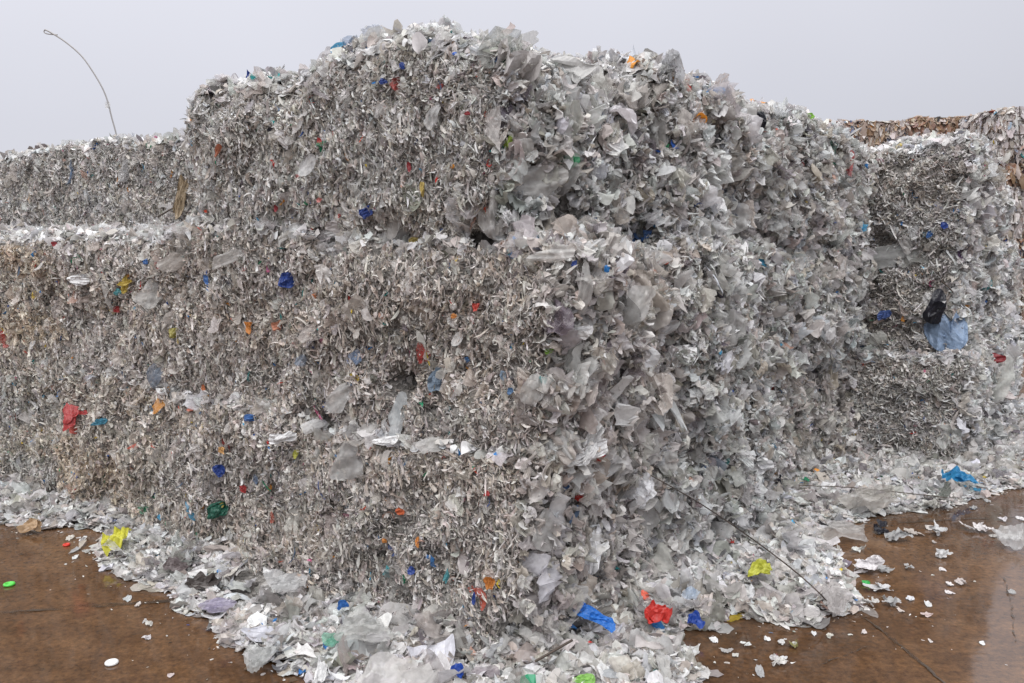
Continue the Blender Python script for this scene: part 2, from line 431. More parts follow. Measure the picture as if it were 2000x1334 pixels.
# ------------------------------------------------------------------ hollows where film has dropped out
def cast(px, py, trees):
    d = ray(px, py).normalized(); best = None
    for i, t in enumerate(trees):
        h = t.ray_cast(CAM, d)
        if h[0] is not None and (best is None or h[3] < best[3]):
            best = (i, h[0], h[1], h[3])
    return best
def make_trees():
    ts = []
    for e_ in BALES:
        V, Q = e_['b'].grid(22)
        ts.append(BVHTree.FromPolygons(V.tolist(), Q.tolist()))
    return ts
trees = make_trees()
HOLES = [(1093, 395, 26, .16), (1078, 455, 40, .2), (955, 478, 30, .09), (1112, 690, 26, .16), (790, 748, 24, .14), (1385, 735, 14, .1), (1690, 560, 22, .12),
         (835, 800, 15, .1), (1255, 470, 26, .13), (1185, 960, 34, .12), (1600, 690, 18, .1), (1590, 745, 22, .12), (1715, 480, 26, .12), (1060, 1170, 30, .1), (1010, 1245, 40, .1),
         (1420, 1100, 26, .12), (360, 905, 10, .08), (640, 830, 24, .08), (1650, 700, 14, .12), (1865, 350, 12, .1), (1335, 870, 25, .1), (1400, 770, 16, .1), (1230, 800, 22, .1),
         (1505, 770, 20, .12), (1205, 330, 22, .1), (1425, 360, 22, .1), (1490, 460, 20, .1), (1320, 540, 18, .1), (1545, 620, 16, .1), (250, 805, 12, .08), (530, 255, 8, .06), (1830, 640, 20, .1)]
_hr = random.Random(21)
for _ in range(150):
    HOLES.append((_hr.uniform(0, 2000), _hr.uniform(90, 1230), _hr.uniform(5, 16), _hr.uniform(.03, .09)))
HOLE_PTS = []
for (px, py, rp, dep) in HOLES:
    h = cast(px, py, trees)
    if h is None: continue
    rad = rp / FPX * h[3]
    HOLE_PTS.append((np.array(h[1]), rad))
    for e_ in BALES:
        e_['b'].dents.append((np.array(h[1]), rad, dep * 1.4))
trees = make_trees()

# ------------------------------------------------------------------ build bales
def wrap_local(bale, face, N, T):
    pass
def make_bale(e_, idx):
    b = e_['b']; r = np.random.default_rng(1000 + idx)
    S = Soup()
    V, Q = b.grid(26)
    S.add(V, Q, np.full((len(V), 3), .4), 0, True)
    dist = math.hypot(b.c[0], b.c[1])
    lod = 1.0 if dist < 5 else (0.8 if dist < 7 else 0.6)
    szf = 1.0 if dist < 5 else (1.1 if dist < 7 else 1.3)
    up = np.array([0, 0, 1.0])
    for face, (style, dens) in e_['faces'].items():
        iu, iv, iw, sg = FACES[face]
        hu, hv = b.h[iu], b.h[iv]
        area = 4 * hu * hv
        def sample(n, lip=False):
            s = r.uniform(-hu, hu, n); t = r.uniform(-hv, hv, n)
            if lip:
                k = (np.minimum(hu - np.abs(s), hv - np.abs(t)) < 0.17)
                s, t = s[k], t[k]
            P, N = b.surf(face, s, t)
            keep = np.ones(len(P), bool)
            for (hc, rad) in HOLE_PTS:
                dd = np.linalg.norm(P - hc, axis=1)
                keep &= ~((dd < rad * 1.15) & (r.random(len(P)) < 0.92))
            if face == '+z':
                pass
            return P[keep], N[keep]
        far = dist > 9
        tan = unit(np.cross(up, np.array(b.R[:, iw]) * sg)[None] + 1e-6)[0] if face != '+z' else XL
        if style == 'lip' and face == '+z': style = 'top'; only_lip = True
        else: only_lip = False
        if style in ('cut', 'lip'):
            lip = style == 'lip'
            P, N = sample(int(area * 12500 * dens * lod), lip)
            n = len(P)
            # strata: bands of the bale were pressed at slightly different angles, so film edges lean together
            ang = 0.4 * np.tanh(b.n2(P * np.array([.3, .3, 1.4])) * 0.8) + r.normal(0, e_.get('lay', .27), n)
            flat = (b.n1(P * np.array([.6, .6, 3.2]) + 7) > (0.75 if e_.get('lay', .27) < .4 else 0.0)) & (r.random(n) < 0.7)
            ang[flat] += math.pi / 2
            side = np.cross(up, N) if face != '+z' else np.tile(XL, (n, 1))
            side = unit(side + r.normal(0, 0.05, (n, 3)))
            T = unit(up * np.cos(ang)[:, None] + side * np.sin(ang)[:, None] + N * r.normal(0, 0.35, (n, 1)))
            if face == '+z': T = unit(np.stack([np.cos(ang * 4), np.sin(ang * 4), r.normal(0, .25, n)], -1))
            FN = unit(np.cross(N, T) * r.choice([-1, 1], (n, 1)) + N * r.normal(0, 0.6, (n, 1)) + r.normal(0, .2, (n, 3)))
            if face == '+z': FN = unit(N + r.normal(0, .45, (n, 3)))
            L = r.lognormal(math.log(0.0165), 0.5, n).clip(.005, .045) * szf
            W = r.lognormal(math.log(0.0053), 0.42, n).clip(.0025, .02) * szf
            P = P + N * (r.uniform(-0.018, 0.016, (n, 1)))
            V, Q = flake_arrays(P, FN, T, L, W, 4, 3, 2.2, 0.10, r)
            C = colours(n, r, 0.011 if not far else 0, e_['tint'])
            # each pressed charge of film has its own shade
            sh = 1 + 0.10 * np.tanh(b.n2(P * np.array([.5, .5, 1.0]))) ; C = np.clip(C * sh[:, None], 0.01, .9)
            band = (np.tanh(b.n1(P * np.array([.5, .5, 2.5]) + 3) * 1.5 - 0.6) * .5 + .5)[:, None]
            C = C * (1 - band * (1 - np.array([1.0, .93, .84])) * (1.0 if e_['tint'][2] < .95 else .35))
            S.add(V, Q, np.repeat(C, 12, 0), 1, True)
            # long wispy strips
            P, N = sample(int(area * 900 * lod), lip); n = len(P)
            FN = unit(N + r.normal(0, .8, (n, 3))); T = unit(-up * np.cos(r.normal(0, e_.get('lay', .27) + .2, n))[:, None] + np.cross(up, N) * r.normal(0, .35 + e_.get('lay', .27), (n, 1)))
            L = r.lognormal(math.log(0.030), 0.4, n).clip(.012, .07) * szf; W = r.uniform(.0015, .0045, n) * szf
            V, Q = flake_arrays(P + N * r.uniform(-.004, .014, (n, 1)), FN, T, L, W, 8, 2, 2.0, 0.5, r)
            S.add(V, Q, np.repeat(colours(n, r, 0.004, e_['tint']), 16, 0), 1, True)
            # a few larger loose sheets pressed flat against the face
            P, N = sample(int(area * (210 if not lip else 260) * lod), lip); n = len(P)
            FN = unit(N + r.normal(0, .38, (n, 3))); T = unit(-up + r.normal(0, .7, (n, 3)))
            L = r.lognormal(math.log(0.026), 0.5, n).clip(.012, .09) * szf; W = L * r.uniform(.35, .9, n)
            V, Q = flake_arrays(P + N * .012, FN, T, L, W, 7, 6, 0.9, 0.05, r, ridges=0.35)
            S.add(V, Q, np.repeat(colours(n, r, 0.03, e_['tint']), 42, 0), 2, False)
        elif style == 'rag':
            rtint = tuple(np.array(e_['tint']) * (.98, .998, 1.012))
            P, N = sample(int(area * 3600 * dens * lod)); n = len(P)
            side = unit(np.cross(up, N) + 1e-4)
            T = unit(-up * 0.6 + side * r.normal(0, .8, (n, 1)) + N * r.normal(0.1, .5, (n, 1)))
            FN = unit(N * r.uniform(.1, 1, (n, 1)) + side * r.normal(0, .7, (n, 1)) + up * r.normal(0.2, .6, (n, 1)))
            L = r.lognormal(math.log(0.020), 0.5, n).clip(.006, .06) * szf
            W = L * r.uniform(.35, .85, n)
            P = P + N * (r.uniform(-0.02, 0.03, (n, 1)) + .032 * np.tanh(CLUMP(P))[:, None])
            V, Q = flake_arrays(P, FN, T, L, W, 5, 5, 1.6, 0.10, r, ridges=0.45, taper=.3)
            S.add(V, Q, np.repeat(colours(n, r, 0.009, rtint), 25, 0), 1, False)
            P, N = sample(int(area * 420 * lod)); n = len(P)
            FN = unit(N + r.normal(0, .6, (n, 3))); T = unit(-up + r.normal(0, .6, (n, 3)))
            L = r.lognormal(math.log(0.040), 0.4, n).clip(.015, .10) * szf; W = r.uniform(.002, .007, n) * szf
            V, Q = flake_arrays(P + N * (r.uniform(0, .04, (n, 1)) + .032 * np.tanh(CLUMP(P))[:, None]), FN, T, L, W, 8, 2, 2.2, 0.5, r)
            S.add(V, Q, np.repeat(colours(n, r, 0.004, rtint), 16, 0), 1, True)
            P, N = sample(int(area * 560 * lod)); n = len(P)
            side = unit(np.cross(up, N) + 1e-4)
            FN = unit(N * 0.8 + side * r.normal(0, .55, (n, 1)) + up * r.normal(0.2, .5, (n, 1)))
            T = unit(-up + side * r.normal(0, .8, (n, 1)) + N * .1)
            L = r.lognormal(math.log(0.040), 0.5, n).clip(.016, .105); W = L * r.uniform(.4, .95, n)
            P = P + N * (r.uniform(0.0, 0.05, (n, 1)) + .032 * np.tanh(CLUMP(P))[:, None])
            V, Q = flake_arrays(P, FN, T, L, W, 12, 13, 1.0, 0.02, r, ridges=.9, taper=.2)
            C = np.repeat(colours(n, r, 0.006, rtint) * .98, 156, 0)
            half = len(V) // 156 * 70 // 100
            S.add(V[:half * 156], Q[:half * 132], C[:half * 156], 2, True)
            S.add(V[half * 156:], Q[half * 132:] - half * 156, C[half * 156:], 1, False)
        elif style == 'top':
            P, N = sample(int(area * 3400 * dens * lod), only_lip); n = len(P)
            FN = unit(N + r.normal(0, .5, (n, 3))); T = unit(r.normal(0, 1, (n, 3)) * np.array([1, 1, .3]))
            L = r.lognormal(math.log(0.022), 0.45, n).clip(.007, .06) * szf; W = L * r.uniform(.3, .8, n)
            P = P + N * r.uniform(-.01, .04, (n, 1)) * 1.0
            V, Q = flake_arrays(P, FN, T, L, W, 4, 4, 1.6, 0.16, r)
            S.add(V, Q, np.repeat(colours(n, r, 0.012, (1.03, 1.03, 1.03)), 16, 0), 1, True)
            P, N = sample(int(area * (260 if not only_lip else 420) * lod), only_lip); n = len(P)
            FN = unit(N + r.normal(0, .5, (n, 3))); T = unit(r.normal(0, 1, (n, 3)))
            L = r.lognormal(math.log(0.042), 0.35, n).clip(.02, .1); W = L * r.uniform(.4, .9, n)
            P = P + N * r.uniform(0, .045, (n, 1))
            V, Q = flake_arrays(P, FN, T, L, W, 7, 6, 1.2, 0.06, r, ridges=0.4)
            S.add(V, Q, np.repeat(colours(n, r, 0.01, (1.03, 1.03, 1.03)), 42, 0), 2, False)
        elif style == 'sack':
            pal, pw = {'cream': (CREAM, CREAM_W), 'sack': (SACK, SACK_W), 'rust': (SACK[[1, 3, 4, 5, 0, 8]], np.array([.28, .28, .16, .14, .1, .04]))}[e_['kind']]
            P, N = sample(int(area * 1000 * dens)); n = len(P)
            side = unit(np.cross(up, N) + 1e-4)
            FN = unit(N + side * r.normal(0, .45, (n, 1)) + up * r.normal(.1, .2, (n, 1)))
            T = unit(-up + side * r.normal(0, .3, (n, 1)))
            if face == '+z': FN = unit(N + r.normal(0, .12, (n, 3)))
            L = r.lognormal(math.log(0.085), .5, n).clip(.03, .26); W = L * r.uniform(.15, .55, n)
            if face == '+z': T = unit(r.normal(0, 1, (n, 3)) * [1, 1, .2])
            V, Q = flake_arrays(P + N * r.uniform(-.02, .05, (n, 1)), FN, T, L, W, 6, 4, .5, .05, r, ridges=.3)
            zt = b.c[2] + b.h[2]; hi = V[:, 2] > zt; V[hi, 2] = zt + (V[hi, 2] - zt) * .25
            C = colours(n, r, 0.008, (1, 1, 1), pal, pw)
            S.add(V, Q, np.repeat(C, 24, 0), 1, True)
    grey = e_['kind'] == 'grey'
    o = S.build('plastic_bale' if grey else 'sack_bale', [M_CORE if grey else M_CORE_TAN, M_FILM, M_SHEER], origin=tuple(b.c - ZL * b.h[2]))
    tag(o, e_['label'], 'bale', e_['group'])
    e_['o'] = o
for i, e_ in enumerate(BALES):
    if 'right-hand stack' in e_['label']: e_['tint'] = (1.1, 1.09, 1.08)  # film colour lightened on this stack to offset the shade of its recess
    e_['lay'] = {0: .28, 1: .34, 2: .5, 3: .6, 4: .6}.get(int(round(-(np.dot(e_['b'].c - C0, XL)) / BW - .5)), .6) if '-y' in e_['faces'] and e_['b'].c[0] < 1 else .45
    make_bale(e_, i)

# ------------------------------------------------------------------ tubes
def tube(points, rad, name, mat, parent=None, sides=6, smooth_n=6, origin=None):
    P = [Vector(p) for p in points]
    if smooth_n > 1 and len(P) > 2:                      # Catmull-Rom through the points
        Q_ = []
        for i in range(len(P) - 1):
            p0, p1, p2, p3 = P[max(i - 1, 0)], P[i], P[i + 1], P[min(i + 2, len(P) - 1)]
            for k in range(smooth_n):
                t = k / smooth_n
                Q_.append(0.5 * ((2 * p1) + (-p0 + p2) * t + (2 * p0 - 5 * p1 + 4 * p2 - p3) * t * t + (-p0 + 3 * p1 - 3 * p2 + p3) * t ** 3))
        Q_.append(P[-1]); P = Q_
    V, Qd = [], []
    for i, p in enumerate(P):
        d = (P[min(i + 1, len(P) - 1)] - P[max(i - 1, 0)]).normalized()
        a = d.orthogonal().normalized(); b_ = d.cross(a)
        if i and a.dot(prev) < 0.5:
            a = (prev - d * prev.dot(d)).normalized(); b_ = d.cross(a)
        elif i:
            a = (prev - d * prev.dot(d)).normalized(); b_ = d.cross(a)
        prev = a
        for k in range(sides):
            th = 2 * math.pi * k / sides
            V.append(p + (a * math.cos(th) + b_ * math.sin(th)) * rad)
    for i in range(len(P) - 1):
        for k in range(sides):
            k2 = (k + 1) % sides
            Qd.append((i * sides + k, i * sides + k2, (i + 1) * sides + k2, (i + 1) * sides + k))
    S = Soup(); S.add(np.array(V), np.array(Qd), np.full((len(V), 3), .1), 0, True)
    return S.build(name, [mat], parent, origin=tuple(origin or P[0]))

# ------------------------------------------------------------------ scraps one can point at
def scrap_mesh(P, N, T, L, W, col, name, mat, parent, seed, curl=1.0, ridges=.42, off=0.0, layers=1, na=13, nb=11):
    r = np.random.default_rng(seed)
    S = Soup()
    for q in range(layers):
        n_ = unit(np.array(N) + r.normal(0, .28 if q else .05, 3)); t_ = unit(np.array(T) + r.normal(0, .3 if q else .05, 3))
        sc = 1 if q == 0 else r.uniform(.5, .8)
        V, Q = flake_arrays(np.array(P)[None] + n_[None] * (.012 * q), n_[None], t_[None], np.array([L * sc]), np.array([W * sc]), na, nb, curl, .03, r, ridges=ridges, taper=.35)
        c = np.tile(np.array(col), (len(V), 1)) * r.uniform(.92, 1.06)
        S.add(V, Q, c, 0, False if ridges > .3 else True)
    return S.build(name, [mat], parent, origin=tuple(P))

BLUE, ROYAL, CYAN, PBLUE = (.04, .17, .50), (.02, .07, .36), (.05, .34, .58), (.20, .29, .40)
GREEN, LIME, DGREEN, TEAL = (.02, .36, .13), (.28, .62, .05), (.03, .13, .09), (.08, .38, .42)
RED, DRED, PINK, ORANGE = (.62, .04, .04), (.35, .02, .03), (.70, .22, .20), (.80, .28, .02)
YELL, OLIVE, BLACK, DGREY = (.80, .62, .08), (.45, .40, .08), (.02, .02, .03), (.13, .125, .13)
WHITE, GREY, SHEER, PURP = (.82, .82, .82), (.52, .51, .50), (.66, .65, .63), (.22, .08, .30)
MATS = {'f': M_FILM, 's': M_SHEER, 'b': M_BAG, 'i': M_FOIL}
# px, py, width, height in the photograph, colour, material, name, label, tilt of long axis (deg)
FEAT = [
 (560, 845, 50, 16, (.80, .80, .80), 'i', 'film_scrap', None, 80), (610, 838, 44, 18, WHITE, 's', 'film_scrap', None, 75), (660, 852, 56, 18, SHEER, 's', 'film_scrap', None, 80), (725, 850, 70, 26, SHEER, 's', 'film_scrap', None, 70),
 (760, 868, 46, 14, WHITE, 'i', 'film_scrap', None, 85), (850, 880, 60, 26, SHEER, 's', 'film_scrap', None, 75), (905, 872, 46, 26, WHITE, 's', 'film_scrap', None, 80), (1130, 880, 80, 24, (.8, .8, .8), 'i', 'film_scrap', None, 75),
 (1180, 905, 60, 30, WHITE, 's', 'film_scrap', None, 60), (1250, 870, 60, 44, SHEER, 's', 'bag', 'slack white bag', 40), (455, 500, 70, 20, SHEER, 's', 'film_scrap', None, 70), (350, 505, 60, 24, (.68, .64, .60), 's', 'film_scrap', None, 60),
 (640, 455, 50, 14, WHITE, 's', 'film_scrap', None, 80), (700, 470, 46, 14, SHEER, 's', 'film_scrap', None, 80), (900, 465, 56, 22, WHITE, 's', 'film_scrap', None, 75), (1080, 500, 80, 22, SHEER, 's', 'film_scrap', None, 80), (1150, 490, 50, 26, WHITE, 's', 'film_scrap', None, 60),
 (1290, 635, 50, 20, WHITE, 's', 'film_scrap', None, 60), (1180, 700, 30, 70, SHEER, 's', 'film_scrap', None, 0), (1130, 560, 26, 90, SHEER, 's', 'film_scrap', None, 8), (1330, 690, 30, 30, WHITE, 'i', 'film_scrap', None, 20),
 (672, 108, 40, 16, CYAN, 'b', 'film_scrap', 'cyan blue scrap on the ridge', 80), (490, 163, 10, 26, ROYAL, 'b', 'film_scrap', 'thin royal blue scrap', 10),
 (722, 413, 30, 20, ROYAL, 'b', 'film_scrap', 'deep blue crescent scrap', 70), (1163, 226, 25, 24, BLUE, 'b', 'film_scrap', 'square blue scrap', 0),
 (1390, 191, 46, 12, (.08, .36, .78), 'b', 'film_scrap', 'light blue strip', 85), (1237, 456, 52, 18, BLUE, 'b', 'film_scrap', 'blue torn film', 80),
 (1278, 430, 16, 34, (.05, .20, .42), 'b', 'film_scrap', 'dull blue strip', -15), (565, 545, 28, 34, ROYAL, 'b', 'film_scrap', 'royal blue crumpled scrap', 5),
 (1118, 518, 14, 12, ROYAL, 'b', 'film_scrap', None, 0), (860, 735, 42, 34, PBLUE, 'b', 'film_scrap', 'steel blue folded sheet', 60),
 (312, 733, 26, 42, (.24, .30, .40), 's', 'film_scrap', 'grey blue sheer sheet', -25), (592, 700, 26, 20, (.30, .38, .50), 's', 'film_scrap', 'pale blue sheer scrap', 20),
 (493, 818, 28, 14, BLUE, 'b', 'film_scrap', 'blue scrap', 80), (432, 917, 20, 26, ROYAL, 'b', 'film_scrap', 'royal blue rag', 0),
 (233, 569, 12, 16, TEAL, 'b', 'film_scrap', None, 0), (1850, 630, 50, 92, (.30, .44, .66), 'b', 'bag', 'big pale blue bag', 10),
 (1828, 600, 26, 56, BLACK, 'b', 'film_scrap', 'black sheet', 20), (1912, 560, 36, 20, TEAL, 'b', 'film_scrap', 'teal scrap', 75),
 (1918, 592, 13, 12, BLUE, 'b', 'film_scrap', None, 0), (1727, 612, 28, 18, (.08, .16, .48), 'b', 'film_scrap', 'blue patterned scrap', 80),
 (1382, 912, 36, 44, (.24, .28, .34), 's', 'film_scrap', 'grey blue sheer sheet', 0), (1368, 918, 14, 26, (.03, .15, .35), 'b', 'film_scrap', 'dark blue scrap', 10),
 (322, 1008, 20, 19, CYAN, 'b', 'film_scrap', 'light blue square scrap', 20), (1845, 442, 12, 14, ROYAL, 'b', 'film_scrap', None, 0),
 (1818, 456, 12, 10, BLUE, 'b', 'film_scrap', None, 0), (1960, 468, 24, 20, ROYAL, 'b', 'film_scrap', 'blue scrap', 40),
 (1470, 758, 10, 16, BLUE, 'b', 'film_scrap', None, 0), (742, 78, 34, 34, (.55, .60, .72), 's', 'bag', 'upright clear bag with blue print', 10),
 (790, 130, 14, 12, ROYAL, 'b', 'film_scrap', None, 0), (750, 160, 16, 12, ROYAL, 'b', 'film_scrap', None, 60),
 (1098, 322, 46, 26, GREEN, 'b', 'film_scrap', 'bright green folded strip', 50), (1082, 310, 22, 20, DGREEN, 'b', 'film_scrap', None, 0), (992, 280, 12, 34, (.32, .45, .04), 'b', 'film_scrap', 'lime green curl', -20),
 (1295, 291, 13, 22, GREEN, 'b', 'film_scrap', 'green scrap', 0), (1574, 235, 24, 14, LIME, 'b', 'film_scrap', 'lime green scrap', 75),
 (1616, 288, 22, 24, (.10, .26, .20), 's', 'film_scrap', 'dark green sheer scrap', 0), (1617, 320, 16, 20, DGREEN, 'b', 'film_scrap', None, 0),
 (1066, 682, 18, 10, LIME, 'b', 'film_scrap', None, 80), (430, 993, 36, 24, DGREEN, 'b', 'film_scrap', 'dark green crescent scrap', 70), (438, 982, 10, 8, YELL, 'b', 'film_scrap', None, 0),
 (146, 815, 20, 40, RED, 'b', 'film_scrap', 'red ragged scrap', 5), (168, 806, 18, 8, RED, 'b', 'film_scrap', None, 80), (147, 838, 14, 14, (.72, .12, .08), 'b', 'film_scrap', None, 0), (933, 602, 13, 18, (.75, .08, .05), 'b', 'film_scrap', 'small red scrap', 10),
 (1561, 325, 12, 30, (.72, .12, .12), 'b', 'film_scrap', 'red twisted strip', 5), (1652, 322, 13, 44, (.72, .20, .20), 'b', 'film_scrap', 'pink red twisted strip', -12),
 (1928, 703, 40, 18, DRED, 'b', 'film_scrap', 'dark red scrap', 80), (478, 952, 12, 16, RED, 'b', 'film_scrap', None, 0),
 (783, 997, 18, 14, (.72, .14, .03), 'b', 'film_scrap', 'orange red scrap', 70), (956, 958, 12, 12, RED, 'b', 'film_scrap', None, 0),
 (430, 290, 10, 24, (.42, .12, .05), 'b', 'film_scrap', 'rust red scrap', -15), (630, 277, 9, 14, RED, 'b', 'film_scrap', None, 0),
 (232, 601, 12, 12, RED, 'b', 'film_scrap', None, 0), (110, 481, 11, 11, DRED, 'b', 'film_scrap', None, 0), (1393, 797, 14, 24, (.55, .18, .28), 'b', 'film_scrap', 'magenta scrap', 0), (1358, 823, 13, 12, DRED, 'b', 'film_scrap', None, 0),
 (917, 222, 12, 8, DRED, 'b', 'film_scrap', None, 80), (820, 481, 18, 10, (.7, .15, .1), 'b', 'film_scrap', None, 80), (802, 328, 9, 20, DRED, 'b', 'film_scrap', None, 0), (626, 388, 10, 10, PINK, 'b', 'film_scrap', None, 0),
 (963, 1134, 20, 26, ORANGE, 'b', 'film_scrap', 'orange crumpled scrap', 0), (490, 641, 11, 24, ORANGE, 'b', 'film_scrap', 'orange scrap', 0),
 (546, 635, 24, 18, (.68, .26, .14), 'b', 'film_scrap', 'salmon scrap', 75), (437, 877, 13, 14, (.78, .42, .12), 'b', 'film_scrap', None, 0),
 (890, 612, 12, 12, ORANGE, 'b', 'film_scrap', None, 0), (620, 578, 12, 11, (.72, .22, .06), 'b', 'film_scrap', None, 0), (1225, 515, 11, 28, (.62, .38, .03), 'b', 'film_scrap', 'amber strip', 0),
 (822, 1060, 8, 22, ORANGE, 'b', 'film_scrap', None, 0), (755, 1053, 12, 10, ORANGE, 'b', 'film_scrap', None, 0), (403, 752, 8, 12, (.7, .2, .05), 'b', 'film_scrap', None, 0), (378, 800, 14, 9, (.75, .2, .12), 'b', 'film_scrap', None, 80),
 (250, 555, 13, 36, (.66, .48, .05), 'b', 'film_scrap', 'yellow strip', -10), (71, 576, 11, 18, (.68, .48, .05), 'b', 'film_scrap', 'yellow scrap', 0),
 (345, 645, 20, 26, OLIVE, 'b', 'film_scrap', 'olive scrap', 35), (828, 372, 9, 34, (.62, .46, .1), 'b', 'film_scrap', 'yellow strip', 5), (582, 884, 10, 20, (.55, .55, .06), 'b', 'film_scrap', None, 0),
 (815, 462, 24, 10, (.6, .46, .1), 'b', 'film_scrap', None, 80), (1365, 1070, 16, 16, (.6, .55, .15), 'b', 'film_scrap', None, 70), (1517, 718, 16, 18, OLIVE, 'b', 'film_scrap', None, 0), (1758, 290, 12, 10, YELL, 'b', 'film_scrap', None, 0),
 (1472, 243, 30, 36, BLACK, 'b', 'bag', 'black bag', 15), (533, 257, 9, 14, BLACK, 'b', 'film_scrap', None, 0), (1192, 965, 24, 84, DGREY, 's', 'film_scrap', 'dark grey hanging sheet', 18),
 (1236, 955, 46, 62, (.80, .80, .82), 'i', 'bag', 'bright silvery bag', 0), (1126, 640, 44, 24, (.78, .78, .78), 'i', 'film_scrap', 'white crumpled sheet', 75),
 (1040, 756, 36, 56, SHEER, 's', 'film_scrap', 'pale rectangular sheet', -15), (1128, 1080, 36, 96, (.76, .76, .77), 'i', 'film_scrap', 'long white crinkled sheet', 22),
 (1155, 1075, 50, 14, (.80, .80, .79), 'i', 'film_scrap', 'white folded strip', 68), (1045, 352, 100, 50, SHEER, 's', 'film_scrap', 'wide grey sheet', 72),
 (1160, 158, 34, 56, SHEER, 's', 'film_scrap', 'hanging sheer flap', -5), (1175, 325, 90, 34, SHEER, 's', 'film_scrap', 'twisted grey sheet', 65),
 (850, 232, 20, 40, (.72, .72, .72), 's', 'film_scrap', 'white folded sheet', -15), (585, 462, 24, 48, (.70, .70, .70), 's', 'film_scrap', 'white curved sheet', -10),
 (775, 458, 52, 44, SHEER, 's', 'film_scrap', 'grey flat sheet', 10), (690, 900, 52, 66, GREY, 's', 'film_scrap', 'wide grey sheet', 10), (788, 820, 26, 80, (.60, .64, .66), 's', 'film_scrap', 'hanging pale clear sheet', 0),
 (1228, 597, 46, 66, SHEER, 's', 'bag', 'bulging clear bag', 12), (1410, 640, 56, 64, GREY, 's', 'bag', 'slack clear bag', 0),
 (300, 576, 46, 42, (.56, .55, .53), 's', 'film_scrap', 'round grey sheet', 0), (672, 782, 66, 34, GREY, 's', 'film_scrap', 'slanted grey sheet', 55),
 (1487, 690, 46, 52, SHEER, 's', 'film_scrap', 'pale sheet', 40), (1938, 748, 44, 80, (.70, .71, .67), 's', 'bag', 'long pale bag', 40),
 (608, 326, 20, 44, (.72, .72, .73), 's', 'film_scrap', 'white folded sheet', 15), (1435, 430, 44, 46, (.56, .55, .54), 's', 'film_scrap', None, 0), (1350, 445, 58, 44, SHEER, 's', 'film_scrap', 'pale sheet', 40),
 (1745, 500, 80, 34, (.56, .57, .57), 's', 'film_scrap', 'wide grey sheet', 80), (1820, 650, 10, 30, (.6, .62, .5), 's', 'film_scrap', None, 30),
 (1240, 1010, 60, 80, GREY, 's', 'film_scrap', 'broad grey sheet', 0), (1055, 1030, 40, 70, GREY, 's', 'film_scrap', 'grey hanging sheet', -10), (1300, 905, 40, 34, SHEER, 's', 'film_scrap', None, 20),
 (1400, 1040, 56, 40, GREY, 's', 'film_scrap', None, 60), (1325, 1030, 50, 36, SHEER, 's', 'film_scrap', None, 60), (1470, 900, 44, 24, (.74, .74, .75), 'i', 'film_scrap', 'crinkled white sheet', 70),
 (1100, 345, 30, 60, GREY, 's', 'film_scrap', None, 20), (1010, 300, 34, 60, SHEER, 's', 'film_scrap', None, 15), (960, 250, 22, 60, (.58, .55, .53), 's', 'film_scrap', None, 0),
 (1880, 937, 0, 0, BLUE, 'b', 'film_scrap', None, 0), (248, 335, 14, 34, (.58, .57, .57), 's', 'film_scrap', 'pale sheet', -15), (1868, 492, 12, 40, PURP, 's', 'film_scrap', 'purple scrap', -10), (1545, 990, 18, 30, BLUE, 'b', 'film_scrap', None, 10),
 (805, 1113, 16, 14, ROYAL, 'b', 'film_scrap', 'small royal blue scrap', 0), (762, 1118, 9, 26, TEAL, 'b', 'film_scrap', None, 0), (880, 1122, 9, 28, TEAL, 'b', 'film_scrap', None, 0), (932, 1168, 8, 24, ROYAL, 'b', 'film_scrap', None, 0),
 (1095, 948, 28, 16, (.05, .12, .28), 'b', 'film_scrap', 'dark blue scrap', 80), (1168, 1062, 9, 22, BLUE, 'b', 'film_scrap', None, 0),
 (410, 545, 10, 20, BLUE, 'b', 'film_scrap', None, 0), (287, 512, 10, 10, BLUE, 'b', 'film_scrap', None, 0), (990, 735, 18, 18, PBLUE, 'b', 'film_scrap', None, 20), (1005, 760, 12, 16, (.08, .2, .4), 'b', 'film_scrap', None, 0),
 (200, 822, 28, 10, (.05, .32, .48), 'b', 'film_scrap', None, 75), (1650, 845, 16, 26, (.62, .34, .26), 's', 'film_scrap', None, 0), (545, 405, 8, 16, DRED, 'b', 'film_scrap', None, 0), (1583, 712, 13, 13, (.02, .12, .35), 'b', 'film_scrap', None, 0),
 (360, 385, 16, 70, (.48, .36, .22), 'f', 'film_scrap', 'orange brown patch', 0), (166, 545, 44, 16, (.8, .8, .8), 'i', 'film_scrap', 'white crumpled sheet', 85), (10, 455, 30, 8, (.35, .58, .78), 'b', 'film_scrap', 'pale blue scrap', 85), (208, 444, 12, 12, BLUE, 'b', 'film_scrap', None, 0),
]
